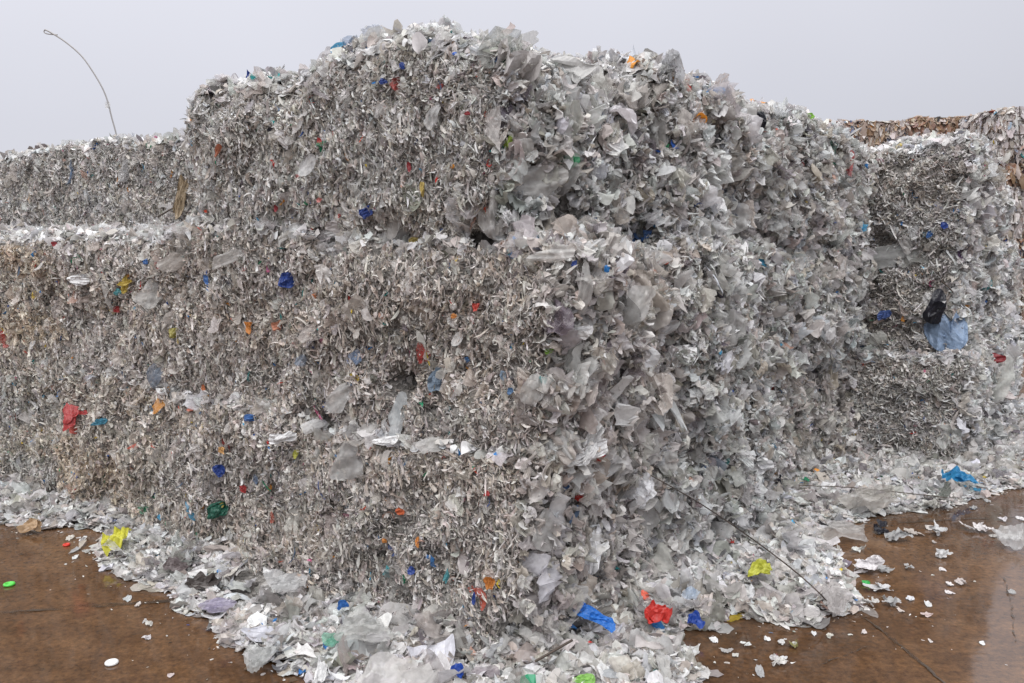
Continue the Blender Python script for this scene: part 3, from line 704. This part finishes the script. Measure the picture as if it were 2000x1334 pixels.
for q, (px, py, w, h_, col, mt, nm, lab, tilt) in enumerate(FEAT):
    if w == 0: continue
    h = None
    for dy in (0, 8, 16, 26, 40):
        h = cast(px, py + dy, trees)
        if h: break
    if not h: continue
    i, p, nrm, dist = h
    d = ray(px, py).normalized()
    side = Vector(XL) if nrm.z > 0.8 else Vector((0, 0, 1)).cross(nrm).normalized()
    view = -d
    N = (Vector(nrm) * .55 + view * .75).normalized()
    up_ = (Vector((0, 0, 1)) - N * N.z).normalized(); sd = N.cross(up_)
    if h_ > w or True:
        th = math.radians(tilt)
    big, small = max(w, h_), min(w, h_)
    if w > h_ and tilt < 45: th += math.pi / 2 * 0
    T = up_ * math.cos(th) + sd * (-math.sin(th)) * (-1 if tilt < 0 else 1) * (1 if tilt >= 0 else 1)
    L = big / FPX * dist * .56; W = small / FPX * dist * .60
    if max(col) - min(col) > .12:
        m_ = sum(col) / 3; col = tuple((.84 * c + .16 * m_) * .9 for c in col)
        if big < 40: L *= .84; W *= .84
    p = (CAM + d * dist if dy == 0 else Vector(p) + Vector((0, 0, dy / FPX * dist * .9))) + (Vector(nrm) + view).normalized() * ((.033 if big < 24 else .042) + .012 * (big > 30) + .03 * (nm == 'bag' or mt == 'i'))
    o = scrap_mesh(p, N, T, L, W, col, nm, MATS[mt], BALES[i]['o'], 500 + q, curl=.9 if big < 60 else .4, ridges=.40 if big < 40 else (.3 if big < 60 or mt == 's' else .6), layers=2 if (big > 24 and mt != 's') else 1, na=9 if big < 24 else 15, nb=7 if big < 24 else 12)
    if lab: o['label'] = lab

# ------------------------------------------------------------------ ground
def ground():
    m, n, l = material('wet_brown_concrete')
    out = n.new('ShaderNodeOutputMaterial'); pb = n.new('ShaderNodeBsdfPrincipled')
    tcx = n.new('ShaderNodeTexCoord')
    def noise(sc, det, rough=.55, vec=None, dist=0):
        q = n.new('ShaderNodeTexNoise'); q.inputs['Scale'].default_value = sc; q.inputs['Detail'].default_value = det
        q.inputs['Roughness'].default_value = rough; q.inputs['Distortion'].default_value = dist
        l.new(vec or tcx.outputs['Object'], q.inputs['Vector']); return q
    a = noise(0.7, 6, .6, dist=.6); b = noise(7, 8, .7); c = noise(38, 6, .8)
    mp = n.new('ShaderNodeMapping'); mp.inputs['Scale'].default_value = (1.0, 1.7, 1); mp.inputs['Rotation'].default_value = (0, 0, .25)
    l.new(tcx.outputs['Object'], mp.inputs[0])
    d = noise(3, 7, .65, mp.outputs[0])
    r1 = n.new('ShaderNodeValToRGB')
    els = r1.color_ramp.elements
    els[0].position = .34; els[0].color = (0.040, 0.022, 0.010, 1)
    els[1].position = .70; els[1].color = (0.205, 0.108, 0.049, 1)
    x = els.new(.5); x.color = (0.094, 0.046, 0.020, 1)
    add = n.new('ShaderNodeMath'); add.operation = 'MULTIPLY_ADD'
    l.new(a.outputs['Fac'], add.inputs[0]); add.inputs[1].default_value = .42
    h1 = n.new('ShaderNodeMath'); h1.operation = 'MULTIPLY'; h1.inputs[1].default_value = .36
    l.new(b.outputs['Fac'], h1.inputs[0])
    h2 = n.new('ShaderNodeMath'); h2.operation = 'MULTIPLY_ADD'; h2.inputs[1].default_value = .24
    l.new(d.outputs['Fac'], h2.inputs[0]); l.new(h1.outputs[0], h2.inputs[2]); l.new(h2.outputs[0], add.inputs[2])
    l.new(add.outputs[0], r1.inputs[0])
    sp = n.new('ShaderNodeMapRange'); sp.inputs['From Min'].default_value = .35; sp.inputs['From Max'].default_value = .75
    sp.inputs['To Min'].default_value = .45; sp.inputs['To Max'].default_value = 1.65
    l.new(c.outputs['Fac'], sp.inputs[0])
    sc = n.new('ShaderNodeVectorMath'); sc.operation = 'SCALE'
    l.new(r1.outputs[0], sc.inputs[0]); l.new(sp.outputs[0], sc.inputs['Scale'])
    l.new(sc.outputs[0], pb.inputs['Base Color'])
    pb.inputs['Roughness'].default_value = .55
    pb.inputs['Specular IOR Level'].default_value = .08
    pb.inputs['Coat Weight'].default_value = 1.0
    pb.inputs['Coat IOR'].default_value = 1.5
    cr_ = n.new('ShaderNodeMapRange'); cr_.inputs['From Min'].default_value = .4; cr_.inputs['From Max'].default_value = .65
    cr_.inputs['To Min'].default_value = .02; cr_.inputs['To Max'].default_value = .10
    l.new(a.outputs['Fac'], cr_.inputs[0]); l.new(cr_.outputs[0], pb.inputs['Coat Roughness'])
    bp = n.new('ShaderNodeBump'); bp.inputs['Strength'].default_value = .35; bp.inputs['Distance'].default_value = .01
    l.new(b.outputs['Fac'], bp.inputs['Height']); l.new(bp.outputs[0], pb.inputs['Normal'])
    mw = n.new('ShaderNodeMapping'); mw.inputs['Scale'].default_value = (1, 2.2, 1)
    l.new(tcx.outputs['Object'], mw.inputs[0])
    w = noise(9, 3, .5, mw.outputs[0], .5)
    bw = n.new('ShaderNodeBump'); bw.inputs['Strength'].default_value = .05; bw.inputs['Distance'].default_value = .01
    l.new(w.outputs['Fac'], bw.inputs['Height']); l.new(bw.outputs[0], pb.inputs['Coat Normal'])
    l.new(pb.outputs[0], out.inputs['Surface'])
    return m
M_GROUND = ground()
def sheet(name, pts, z, mat, thick=0.0):
    me = bpy.data.meshes.new(name); me.from_pydata([(x, y, z) for x, y in pts], [], [tuple(range(len(pts)))])
    me.materials.append(mat); o = bpy.data.objects.new(name, me); COL.objects.link(o); return o
g = sheet('ground', [(-400, -100), (400, -100), (400, 800), (-400, 800)], 0, M_GROUND)
tag(g, kind='structure'); 
m, n, l = material('joint_filler')
o_ = n.new('ShaderNodeOutputMaterial'); pb = n.new('ShaderNodeBsdfPrincipled'); pb.inputs['Roughness'].default_value = .3
ns = n.new('ShaderNodeTexNoise'); ns.inputs['Scale'].default_value = 14; rr = n.new('ShaderNodeValToRGB')
rr.color_ramp.elements[0].color = (.03, .022, .016, 1); rr.color_ramp.elements[1].color = (.085, .06, .042, 1)
l.new(ns.outputs['Fac'], rr.inputs[0]); l.new(rr.outputs[0], pb.inputs['Base Color'])
tp = n.new('ShaderNodeBsdfTransparent'); mx = n.new('ShaderNodeMixShader')
n2 = n.new('ShaderNodeTexNoise'); n2.inputs['Scale'].default_value = 9; n2.inputs['Detail'].default_value = 5
r2 = n.new('ShaderNodeMapRange'); r2.inputs['From Min'].default_value = .38; r2.inputs['From Max'].default_value = .62
l.new(n2.outputs['Fac'], r2.inputs[0]); l.new(r2.outputs[0], mx.inputs[0])
l.new(tp.outputs[0], mx.inputs[1]); l.new(pb.outputs[0], mx.inputs[2]); l.new(mx.outputs[0], o_.inputs['Surface'])
M_JOINT = m
def crack(pts, width, seed):
    r = random.Random(seed)
    P = [ground_at(*p) for p in pts]; L, R = [], []
    for i in range(len(P) - 1):
        for k in range(14):
            t = k / 14; p = P[i].lerp(P[i + 1], t); d = (P[i + 1] - P[i]).normalized(); s = Vector((-d.y, d.x, 0))
            p = p + s * r.uniform(-.006, .006); w = width * r.uniform(.4, 1.2)
            L.append(p + s * w); R.append(p - s * w)
    V = [(p.x, p.y, .004) for p in L + R]; k = len(L)
    me = bpy.data.meshes.new('floor_joint'); me.from_pydata(V, [], [(i, i + 1, k + i + 1, k + i) for i in range(k - 1)])
    me.materials.append(M_JOINT); o = bpy.data.objects.new('floor_joint', me); COL.objects.link(o); tag(o, kind='structure')
crack([(-300, 1222), (0, 1198), (250, 1180), (470, 1165)], .022, 1)
crack([(1560, 1140), (1700, 1215), (1810, 1305), (1900, 1390)], .008, 2)
crack([(1750, 1022), (1880, 1015), (2100, 1005)], .009, 3)
crack([(1600, 1300), (1700, 1262)], .004, 4)
crack([(1960, 1130), (1975, 1180), (1985, 1260)], .004, 5)

# ------------------------------------------------------------------ litter apron
EDGE_PX = [(-250, 985), (0, 1022), (60, 1037), (150, 1030), (215, 1045), (180, 1075), (195, 1105), (245, 1130), (330, 1165), (335, 1195), (410, 1212), (445, 1205), (405, 1232), (470, 1275), (520, 1300), (600, 1330), (640, 1420),
           (1330, 1420), (1350, 1350), (1400, 1318), (1375, 1290), (1340, 1262), (1330, 1235), (1400, 1232), (1440, 1205), (1520, 1222), (1600, 1222), (1640, 1200), (1700, 1195), (1668, 1150), (1650, 1090), (1590, 1050), (1610, 1035), (1690, 1022), (1700, 1010), (1790, 1000), (1880, 985), (1960, 960), (2100, 945), (2350, 925)]
EDGE = np.array([list(ground_at(*p))[:2] for p in EDGE_PX])
BACK = np.array([[7.0, 10.0], [-6.5, 10.0]])
POLY = np.vstack([EDGE, BACK])
def inside(P, poly):
    c = np.zeros(len(P), bool); x, y = P[:, 0], P[:, 1]
    for i in range(len(poly)):
        x1, y1 = poly[i]; x2, y2 = poly[i - 1]
        k = ((y1 > y) != (y2 > y)) & (x < (x2 - x1) * (y - y1) / (y2 - y1 + 1e-12) + x1)
        c ^= k
    return c
def edge_dist(P):
    d = np.full(len(P), 9.0)
    for i in range(len(EDGE) - 1):
        a, b = EDGE[i], EDGE[i + 1]; ab = b - a
        t = np.clip(((P - a) @ ab) / (ab @ ab), 0, 1)
        d = np.minimum(d, np.linalg.norm(P - (a + t[:, None] * ab), axis=1))
    return d
def wall_depth(P):
    """>0 inside a bale footprint"""
    d = np.full(len(P), -9.0)
    for e_ in BALES:
        b = e_['b']
        if b.c[2] > .6 or e_['kind'] != 'grey': continue
        q = (np.hstack([P, np.zeros((len(P), 1))]) - np.array([b.c[0], b.c[1], 0])) @ b.R
        d = np.maximum(d, np.minimum(b.h[0] - np.abs(q[:, 0]), b.h[1] - np.abs(q[:, 1])))
    return d
hn = Noise(1.6, 91); hn2 = Noise(5, 92)
def heap(P):
    e = edge_dist(P); w = np.clip(-wall_depth(P), 0, 9)
    P3 = np.hstack([P, np.zeros((len(P), 1))])
    h = np.clip(e, 0, .4) * .05 + .035 * np.exp(-w / .1) + .01
    return h * (1 + .35 * hn(P3) * .5 + .25 * hn2(P3) * .5)
def litter():
    r = np.random.default_rng(5); S = Soup()
    # mound the loose film lies on
    gx = np.arange(-5.5, 6.5, .04); gy = np.arange(2.2, 9.0, .04)
    X, Y = np.meshgrid(gx, gy, indexing='ij'); P = np.stack([X.ravel(), Y.ravel()], -1)
    ok = inside(P, POLY) & (wall_depth(P) < .1)
    e = edge_dist(P)
    z = np.where(ok, heap(P) * np.clip(e / .12, 0, 1) - .004, -.02)
    V = np.hstack([P, z[:, None]])
    ii = np.arange(len(P)).reshape(len(gx), len(gy))
    q = np.stack([ii[:-1, :-1], ii[1:, :-1], ii[1:, 1:], ii[:-1, 1:]], -1).reshape(-1, 4)
    q = q[ok[q].all(1) & (e[q].min(1) > .05)]
    S.add(V, q, np.full((len(V), 3), .4), 0, True)
    def pts(n, margin=.0):
        P = np.stack([r.uniform(-5.5, 6.5, n), r.uniform(2.2, 9, n)], -1)
        P = P[inside(P, POLY)]
        wd = wall_depth(P); P = P[wd < .08]
        ed = edge_dist(P)
        gap = np.array(ground_at(485, 1160))[:2]
        k = r.random(len(P)) < np.clip(.35 + ed / .12, 0, 1)
        k &= ~((np.linalg.norm((P - gap) * [1, .7], axis=1) < .12) & (r.random(len(P)) < .93))
        P = P[k]
        return P, edge_dist(P)
    def lay(n, Lm, na, nb, curl, cr, mat, ridges, smooth, bright, lift):
        lift *= .7
        P, ed = pts(n); k = len(P)
        z = heap(P) * np.clip(ed / .12, .05, 1) + r.uniform(0, lift, k) * np.clip(ed / .1, .2, 1) + .004
        FN = unit(np.array([0, 0, 1.0]) + r.normal(0, .42, (k, 3)) * np.clip(.35 + ed / .3, 0, 1)[:, None])
        T = unit(r.normal(0, 1, (k, 3)) * [1, 1, .2])
        L = r.lognormal(math.log(Lm), .45, k).clip(Lm * .35, Lm * 3); W = L * r.uniform(.3, .85, k)
        P3 = np.hstack([P, z[:, None]])
        V, Q = flake_arrays(P3, FN, T, L, W, na, nb, curl, cr, r, ridges=ridges)
        V[:, 2] = np.maximum(V[:, 2], .003 + r.uniform(0, .004, len(V)))
        S.add(V, Q, np.repeat(colours(k, r, bright, (1.0, .995, .99)), na * nb, 0), mat, smooth)
    A = 12 * 6.8
    lay(int(A * 2300), .023, 4, 4, 1.4, .13, 1, .2, False, .012, .035)
    lay(int(A * 560), .036, 7, 6, 1.2, .05, 1, .35, False, .008, .05)
    lay(int(A * 260), .052, 9, 8, .9, .03, 2, .7, True, .006, .06)
    return S.build('plastic_litter', [M_CORE, M_FILM, M_SHEER], origin=(0, 3, 0))
lit = litter()
tag(lit, 'loose white and grey film litter heaped around the foot of the pile', 'litter', kind='stuff')

def flecks():
    r = np.random.default_rng(66); S = Soup(); n = 60000
    P = np.stack([r.uniform(-4.5, 5.5, n), r.uniform(2.4, 8, n)], -1)
    out = ~inside(P, POLY); P = P[out]; d = edge_dist(P)
    P = P[r.random(len(P)) < .30 * np.exp(-d / .10) + .012 * np.exp(-d / .7)]; k = len(P)
    P3 = np.hstack([P, np.full((k, 1), .004)])
    FN = unit(np.array([0, 0, 1.0]) + r.normal(0, .12, (k, 3))); T = unit(r.normal(0, 1, (k, 3)) * [1, 1, .05])
    L = r.lognormal(math.log(.0055), .5, k).clip(.002, .018); W = L * r.uniform(.3, .8, k)
    V, Q = flake_arrays(P3, FN, T, L, W, 3, 3, .8, .1, r); V[:, 2] = V[:, 2].clip(.002, .02)
    C = colours(k, r, .02, (1, .98, .95)); m_ = r.random(k) < .35; C[m_] = np.array([.12, .08, .05]) * r.uniform(.5, 2, (m_.sum(), 1))
    S.add(V, Q, np.repeat(C, 9, 0), 0, True)
    o = S.build('debris_flecks', [M_FILM], origin=(0, 3, 0))
    tag(o, 'tiny flecks of film and grit strewn over the wet brown floor', 'litter', kind='stuff')
flecks()

# ------------------------------------------------------------------ loose things on the floor
def crumple(name, px, py, w, h_, col, mat, label, cat, seed, group=None, flat=.5, layers=2, z=None, tilt=0.0, ridges=.5):
    z = .012 if z is None else z
    p = ground_at(px, py, z); dist = (p - CAM).length; s = -ray(px, py).normalized()
    L = w / FPX * dist * .55; hw = h_ / FPX * dist * .6
    N = Vector((-.05, -flat, 1)).normalized()
    W = hw / max(.3, N.dot(s) if True else 1)
    T = Vector((math.cos(tilt), math.sin(tilt) * .4, 0))
    r = np.random.default_rng(seed); S = Soup()
    for q in range(layers):
        n_ = unit(np.array(N) + r.normal(0, .2 * q + .05, 3)); sc = 1 if q == 0 else .7
        if ridges < .4 and layers > 1: sc = r.uniform(.35, .7)
        V, Q = flake_arrays((np.array(p) + (np.array([r.uniform(-.6, .6) * L, r.uniform(-.6, .6) * W, 0]) if ridges < .4 and layers > 1 else 0))[None], n_[None], np.array(T)[None], np.array([L * sc]), np.array([W * sc]), 13, 11, 1.0 if ridges > .4 else .5, .03, r, ridges=ridges, taper=.45)
        S.add(V, Q, np.tile(np.array(col) * r.uniform(.9, 1.05), (len(V), 1)), 0, False)
    lo = min(v[:, 2].min() for v in S.v)
    base = max(z - .02, .003)
    S.v = [v + np.array([0, 0, base - lo], np.float32) for v in S.v]
    o = S.build(name, [mat], origin=(p.x, p.y, base))
    tag(o, label, cat, group); return o
def hz(px, py):
    p = ground_at(px, py); q = np.array([[p.x, p.y]]); return float(heap(q)[0] * min(1, edge_dist(q)[0] / .12)) + .03 if inside(q, POLY)[0] else .0
crumple('crumpled_bag', 224, 1072, 38, 28, (.72, .70, .10), M_BAG, 'bright yellow crumpled bag at the left edge of the litter', 'bag', 1, z=.06)
crumple('crumpled_bag', 1284, 1204, 46, 32, (.60, .05, .04), M_BAG, 'red crumpled film scrap in the litter right of the front corner', 'bag', 2, z=.10)
crumple('crumpled_bag', 1358, 1213, 28, 20, ROYAL, M_BAG, 'royal blue crumpled scrap right of the red one at the litter edge', 'bag', 3, z=.07)
crumple('crumpled_bag', 1486, 1116, 40, 20, (.55, .56, .08), M_BAG, 'yellow green crumpled bag in the litter on the right', 'bag', 4, z=.12)
crumple('crumpled_bag', 1350, 1158, 28, 22, (.55, .64, .76), M_SHEER, 'pale blue and white bag above the royal blue scrap', 'bag', 5, z=.12)
crumple('crumpled_bag', 1878, 938, 52, 16, (.04, .26, .50), M_BAG, 'blue torn film on the litter under the right-hand stack', 'bag', 6, z=.10)
crumple('crumpled_bag', 560, 1150, 70, 26, (.72, .72, .72), M_SHEER, 'wide white film sheet on the litter at lower left', 'film', 7, z=.12)
crumple('crumpled_bag', 892, 1308, 26, 20, ROYAL, M_BAG, 'royal blue scrap in the litter at the bottom centre', 'bag', 8, z=.10)
crumple('crumpled_bag', 1140, 1326, 36, 14, (.30, .60, .14), M_BAG, 'light green film in the litter at the bottom edge', 'bag', 9, z=.08)
crumple('crumpled_bag', 668, 1183, 20, 12, BLUE, M_BAG, 'small blue scrap in the litter left of centre', 'bag', 10, z=.12)
crumple('crumpled_bag', 400, 1140, 60, 18, (.08, .065, .06), M_BAG, 'dark torn film lying in the litter at left', 'film', 11, z=.06)
crumple('crumpled_bag', 345, 1110, 44, 16, (.16, .13, .13), M_BAG, 'small dark brown film beside the larger dark torn film', 'film', 12, z=.07)
crumple('crumpled_bag', 710, 1240, 100, 40, (.60, .60, .58), M_SHEER, 'large clear sheet on the litter at the bottom left', 'film', 13, z=.13)
crumple('crumpled_bag', 420, 1185, 60, 18, (.50, .46, .60), M_SHEER, 'lilac tinted film at the litter edge on the left', 'film', 14, z=.05)
crumple('crumpled_bag', 650, 1250, 40, 18, (.20, .52, .38), M_SHEER, 'pale green film in the litter at lower left', 'film', 15, z=.11)
crumple('crumpled_bag', 1700, 990, 100, 30, (.60, .57, .53), M_SHEER, 'large pale dome of film on the litter at right', 'film', 16, z=.07)
crumple('crumpled_bag', 1650, 1052, 90, 20, (.62, .60, .58), M_SHEER, 'flat clear sheet at the litter edge on the right', 'film', 17, z=.02)
crumple('crumpled_bag', 1560, 1192, 76, 30, (.60, .57, .56), M_SHEER, 'slack clear bag at the lower right edge of the litter', 'film', 18, z=.04, ridges=.35)
crumple('crumpled_bag', 1635, 1190, 50, 44, (.60, .57, .56), M_SHEER, 'upright clear film at the foot of the long dark wire', 'film', 19, z=.03)
crumple('crumpled_bag', 505, 1295, 50, 38, (.55, .56, .55), M_SHEER, 'rounded clear bag standing at the lower left litter edge', 'film', 20, z=.04)
crumple('crumpled_bag', 628, 1318, 24, 34, (.80, .80, .80), M_BAG, 'small white scrap at the bottom edge on the left', 'film', 21, z=.05)
crumple('crumpled_bag', 1972, 1065, 52, 22, (.70, .70, .70), M_SHEER, 'crumpled clear film alone on the wet floor near the right edge', 'film', 22, flat=.3)
crumple('film_scrap', 1720, 1038, 22, 10, BLACK, M_BAG, 'small black scrap on the floor right of the litter', 'scrap', 23, z=.008, flat=.2, layers=1)
crumple('film_scrap', 60, 1032, 34, 14, (.50, .34, .20), M_BAG, 'tan scrap at the litter edge on the far left', 'scrap', 24, z=.03)

def leaning_bag():
    d = ray(1165, 1205).normalized(); h = cast(1165, 1205, trees); D = min(h[3] if h else 99, (ground_at(1165, 1205, .1) - CAM).length) - .13
    p = CAM + d * D; N = (Vector((.2, -.6, .75))).normalized()
    sd = N.cross(Vector((0, 0, 1))).normalized() * -1; up_ = N.cross(sd).normalized()
    if up_.z < 0: up_ = -up_
    if sd.x < 0: sd = -sd
    T = sd * .80 - up_ * .60
    o = scrap_mesh(p, N, T, .092, .036, (.03, .20, .66), 'crumpled_bag', M_BAG, None, 912, curl=.8, ridges=.45, layers=2, na=17, nb=12)
    S = scrap_mesh(p - T * .085 + N * .005, N, sd, .036, .020, (.03, .17, .58), 'bag_mouth', M_BAG, o, 913, curl=1.0, ridges=.4, layers=1)
    tag(o, 'bright blue torn bag lying at the foot of the front corner', 'bag')
leaning_bag()

def disc(px, py, w, col, label, name='bottle_cap', cat='cap', thick=.012):
    p = ground_at(px, py, .006); R = w / FPX * (p - CAM).length / 2; V, Q = [], []
    rings = [(0.0, 0.002), (R * .95, 0.002), (R, .004), (R, thick * .7), (R * .9, thick), (R * .6, thick), (R * .5, thick * .75), (0.0, thick * .75)]
    k = 20
    for (rr_, z) in rings:
        for a in range(k):
            t = a * 2 * math.pi / k; V.append((p.x + rr_ * math.cos(t), p.y + rr_ * math.sin(t), z))
    for i in range(len(rings) - 1):
        for a in range(k): Q.append((i * k + a, i * k + (a + 1) % k, (i + 1) * k + (a + 1) % k, (i + 1) * k + a))
    S = Soup(); S.add(np.array(V), np.array(Q), np.tile(np.array(col), (len(V), 1)), 0, True)
    o = S.build(name, [M_RIGID], origin=(p.x, p.y, 0)); tag(o, label, cat)
disc(218, 1294, 22, (.85, .85, .84), 'round white cap alone on the brown floor at lower left')
disc(18, 1141, 18, (.10, .62, .08), 'flat bright green cap on the brown floor at the left edge')
disc(130, 1064, 12, (.70, .05, .03), 'small red cap on the brown floor near the left litter')
disc(1452, 1169, 14, (.85, .85, .85), 'white cap at the litter edge below the yellow green bag')

GL = 'small scraps scattered on the wet floor at left'
GR = 'small scraps scattered on the wet floor at right'
SM = [(137, 1050, 12, 5, 0), (157, 1053, 14, 7, 0), (160, 1063, 10, 9, 0), (145, 1074, 9, 8, 0), (148, 1086, 8, 4, 0), (174, 1075, 14, 4, 0), (248, 1168, 12, 6, 0), (267, 1180, 8, 3, 0), (292, 1218, 14, 5, 0), (284, 1243, 14, 6, 0), (332, 1316, 10, 4, 0), (382, 1352, 10, 4, 0), (283, 1210, 6, 3, 0),
      (1525, 1040, 10, 5, 1), (1675, 1072, 22, 8, 1), (1755, 1054, 38, 12, 1), (1788, 1040, 22, 10, 1), (1775, 1035, 14, 6, 1), (1828, 1040, 24, 12, 1), (1815, 1030, 12, 5, 1), (1890, 1030, 14, 12, 1), (1918, 1035, 24, 10, 1), (1938, 1044, 16, 6, 1), (1845, 1086, 24, 8, 1), (1772, 1106, 16, 8, 1), (1700, 1112, 54, 16, 1), (1728, 1114, 26, 8, 1), (1680, 1115, 32, 5, 1), (1850, 1138, 14, 6, 1), (1878, 1136, 18, 8, 1), (1855, 1155, 12, 3, 1),
      (1715, 1148, 40, 9, 1), (1740, 1178, 32, 9, 1), (1700, 1180, 24, 8, 1), (1778, 1168, 11, 7, 1), (1813, 1178, 9, 8, 1), (1760, 1190, 8, 5, 1), (1805, 1199, 22, 3, 1), (1840, 1110, 10, 4, 1), (1975, 1154, 10, 5, 1), (1824, 1056, 5, 5, 1), (1530, 1252, 16, 8, 1), (1497, 1245, 14, 8, 1), (1550, 1255, 14, 9, 1), (1620, 1242, 16, 7, 1), (1590, 1235, 8, 6, 1), (1420, 1270, 22, 9, 1), (1437, 1277, 12, 6, 1),
      (1456, 1258, 18, 8, 1), (1515, 1285, 16, 8, 1), (1522, 1295, 30, 12, 1), (1530, 1282, 12, 6, 1), (1484, 1310, 12, 16, 1), (1395, 1248, 12, 8, 1), (1918, 1253, 8, 5, 1), (1817, 1249, 5, 4, 1), (1688, 1232, 8, 4, 1), (1560, 1215, 14, 10, 1), (1900, 990, 14, 5, 1), (1820, 992, 30, 9, 1), (1845, 988, 22, 9, 1), (1928, 976, 8, 4, 1), (1997, 1012, 10, 6, 1), (1960, 1013, 12, 3, 1)]
for q, (px, py, w, h_, sd) in enumerate(SM):
    c = colours(1, np.random.default_rng(q + 40), 0.0, (1.05, 1.05, 1.05))[0]
    c = np.clip(c, .45, .85)
    crumple('film_scrap', px, py, w, max(h_, 5), c, M_FILM, 'small pale scrap lying on the open brown floor, %s of the pile' % ('right' if sd else 'left'), 'scrap', 300 + q, GR if sd else GL, flat=.1, layers=1 if w < 13 else (3 if w < 24 else 5), ridges=.3, tilt=random.uniform(-.6, .6))
crumple('film_scrap', 1690, 1138, 12, 7, (.06, .50, .12), M_BAG, 'small green scrap on the floor right of the pile', 'scrap', 400, flat=.1, layers=1)
crumple('film_scrap', 1550, 1258, 14, 9, (.28, .26, .10), M_BAG, 'small olive scrap on the floor below the right litter', 'scrap', 401, flat=.1, layers=1)
crumple('film_scrap', 1723, 1024, 16, 7, BLACK, M_BAG, 'tiny black scrap at the litter edge on the right', 'scrap', 402, flat=.1, layers=1)

# ------------------------------------------------------------------ wires
W = 7.55
wp = [at_depth(*p, W) for p in [(232, 285), (226, 258), (217, 225), (211, 200), (200, 172), (180, 138), (158, 108), (128, 82), (100, 64), (88, 58)]]
w0 = tube(wp, .0065, 'bent_wire', M_GALV)
tag(w0, 'thin bent wire arching into the sky from the set-back bales at left', 'wire')
tube([at_depth(88, 58, W), at_depth(86, 62, W), at_depth(92, 66, W), at_depth(112, 68, W)], .005, 'wire_end', M_GALV, w0)
tube([at_depth(230, 270, W), at_depth(226, 276, W), at_depth(222, 280, W)], .005, 'wire_end', M_GALV, w0)
p = at_depth(211, 206, W)
scrap_mesh(p, (0, -1, 0.1), (0, 0, 1), .035, .022, (.75, .75, .75), 'film_scrap', M_SHEER, w0, 77, layers=2)
w1 = tube([at_depth(*p_, 7.3) for p_ in [(180, 290), (180, 278), (186, 270)]] , .006, 'wire_stub', M_GALV)
tag(w1, 'short bent wire stub sticking up left of the long arching wire', 'wire')
def surf_pt(px, py, out=.07):
    h = cast(px, py, trees)
    if h is None: return ground_at(px, py, .12)
    g_ = ground_at(px, py, .10)
    d = ray(px, py).normalized()
    dist = min(h[3] - out, (g_ - CAM).length if ray(px, py).z < 0 else 99)
    return CAM + d * dist
w2 = tube([surf_pt(1232, 912, .06), surf_pt(1258, 922, .15), surf_pt(1310, 950, .19), surf_pt(1370, 985, .22), surf_pt(1430, 1025, .22), ground_at(1500, 1075, .28), ground_at(1560, 1122, .18), ground_at(1600, 1158, .12), ground_at(1618, 1178, .05)], .0032, 'baling_wire', M_WIRE)
tag(w2, 'long dark wire slanting down across the right side of the pile to the litter', 'wire')
w3 = tube([surf_pt(1838, 548, .06), surf_pt(1862, 572, .09), surf_pt(1882, 610, .1), surf_pt(1892, 645, .1), surf_pt(1888, 668, .06)], .005, 'baling_wire', M_WIRE)
tag(w3, 'dark curved wire hooped beside the big pale blue bag', 'wire')
w4 = tube([ground_at(1045, 1292, .10), ground_at(1075, 1275, .13), ground_at(1118, 1250, .16)], .005, 'baling_wire', M_WIRE)
tag(w4, 'short dark wire poking from the foot of the front corner', 'wire')
w5 = tube([ground_at(1560, 948, .16), ground_at(1660, 952, .17), ground_at(1760, 962, .14), ground_at(1850, 972, .10)], .003, 'baling_wire', M_WIRE)
tag(w5, 'thin dark wire lying along the litter under the right-hand stack', 'wire')
w6 = tube([at_depth(308, 424, 6.6), at_depth(335, 408, 6.6), at_depth(368, 392, 6.65)], .006, 'baling_wire', M_WIRE)
tag(w6, 'brown bare wire leaning on the ledge beside the orange brown patch', 'wire')
# wires round the far cream and tan bales
for e_ in BALES:
    if e_['kind'] == 'grey': continue
    b = e_['b']
    if b.h[2] < .2: continue
    ks = (-.75, -.45, -.15, .15, .45, .75) if e_['kind'] == 'cream' else (-.5, 0, .5)
    for kx in ks:
        t = np.linspace(-.96, .96, 9) * b.h[2]; P, N = b.surf('-y', np.full(9, kx * b.h[0]), t)
        tube([Vector(v) for v in (P + N * .07)], .012, 'strap_wire', M_WIRE, e_['o'], sides=4, smooth_n=1)
    if e_['kind'] == 'cream':
        for kz in (-.5, 0, .5):
            t = np.linspace(-.97, .97, 13) * b.h[0]; P, N = b.surf('-y', t, np.full(13, kz * b.h[2]))
            tube([Vector(v) for v in (P + N * .075)], .012, 'strap_wire', M_WIRE, e_['o'], sides=4, smooth_n=1)
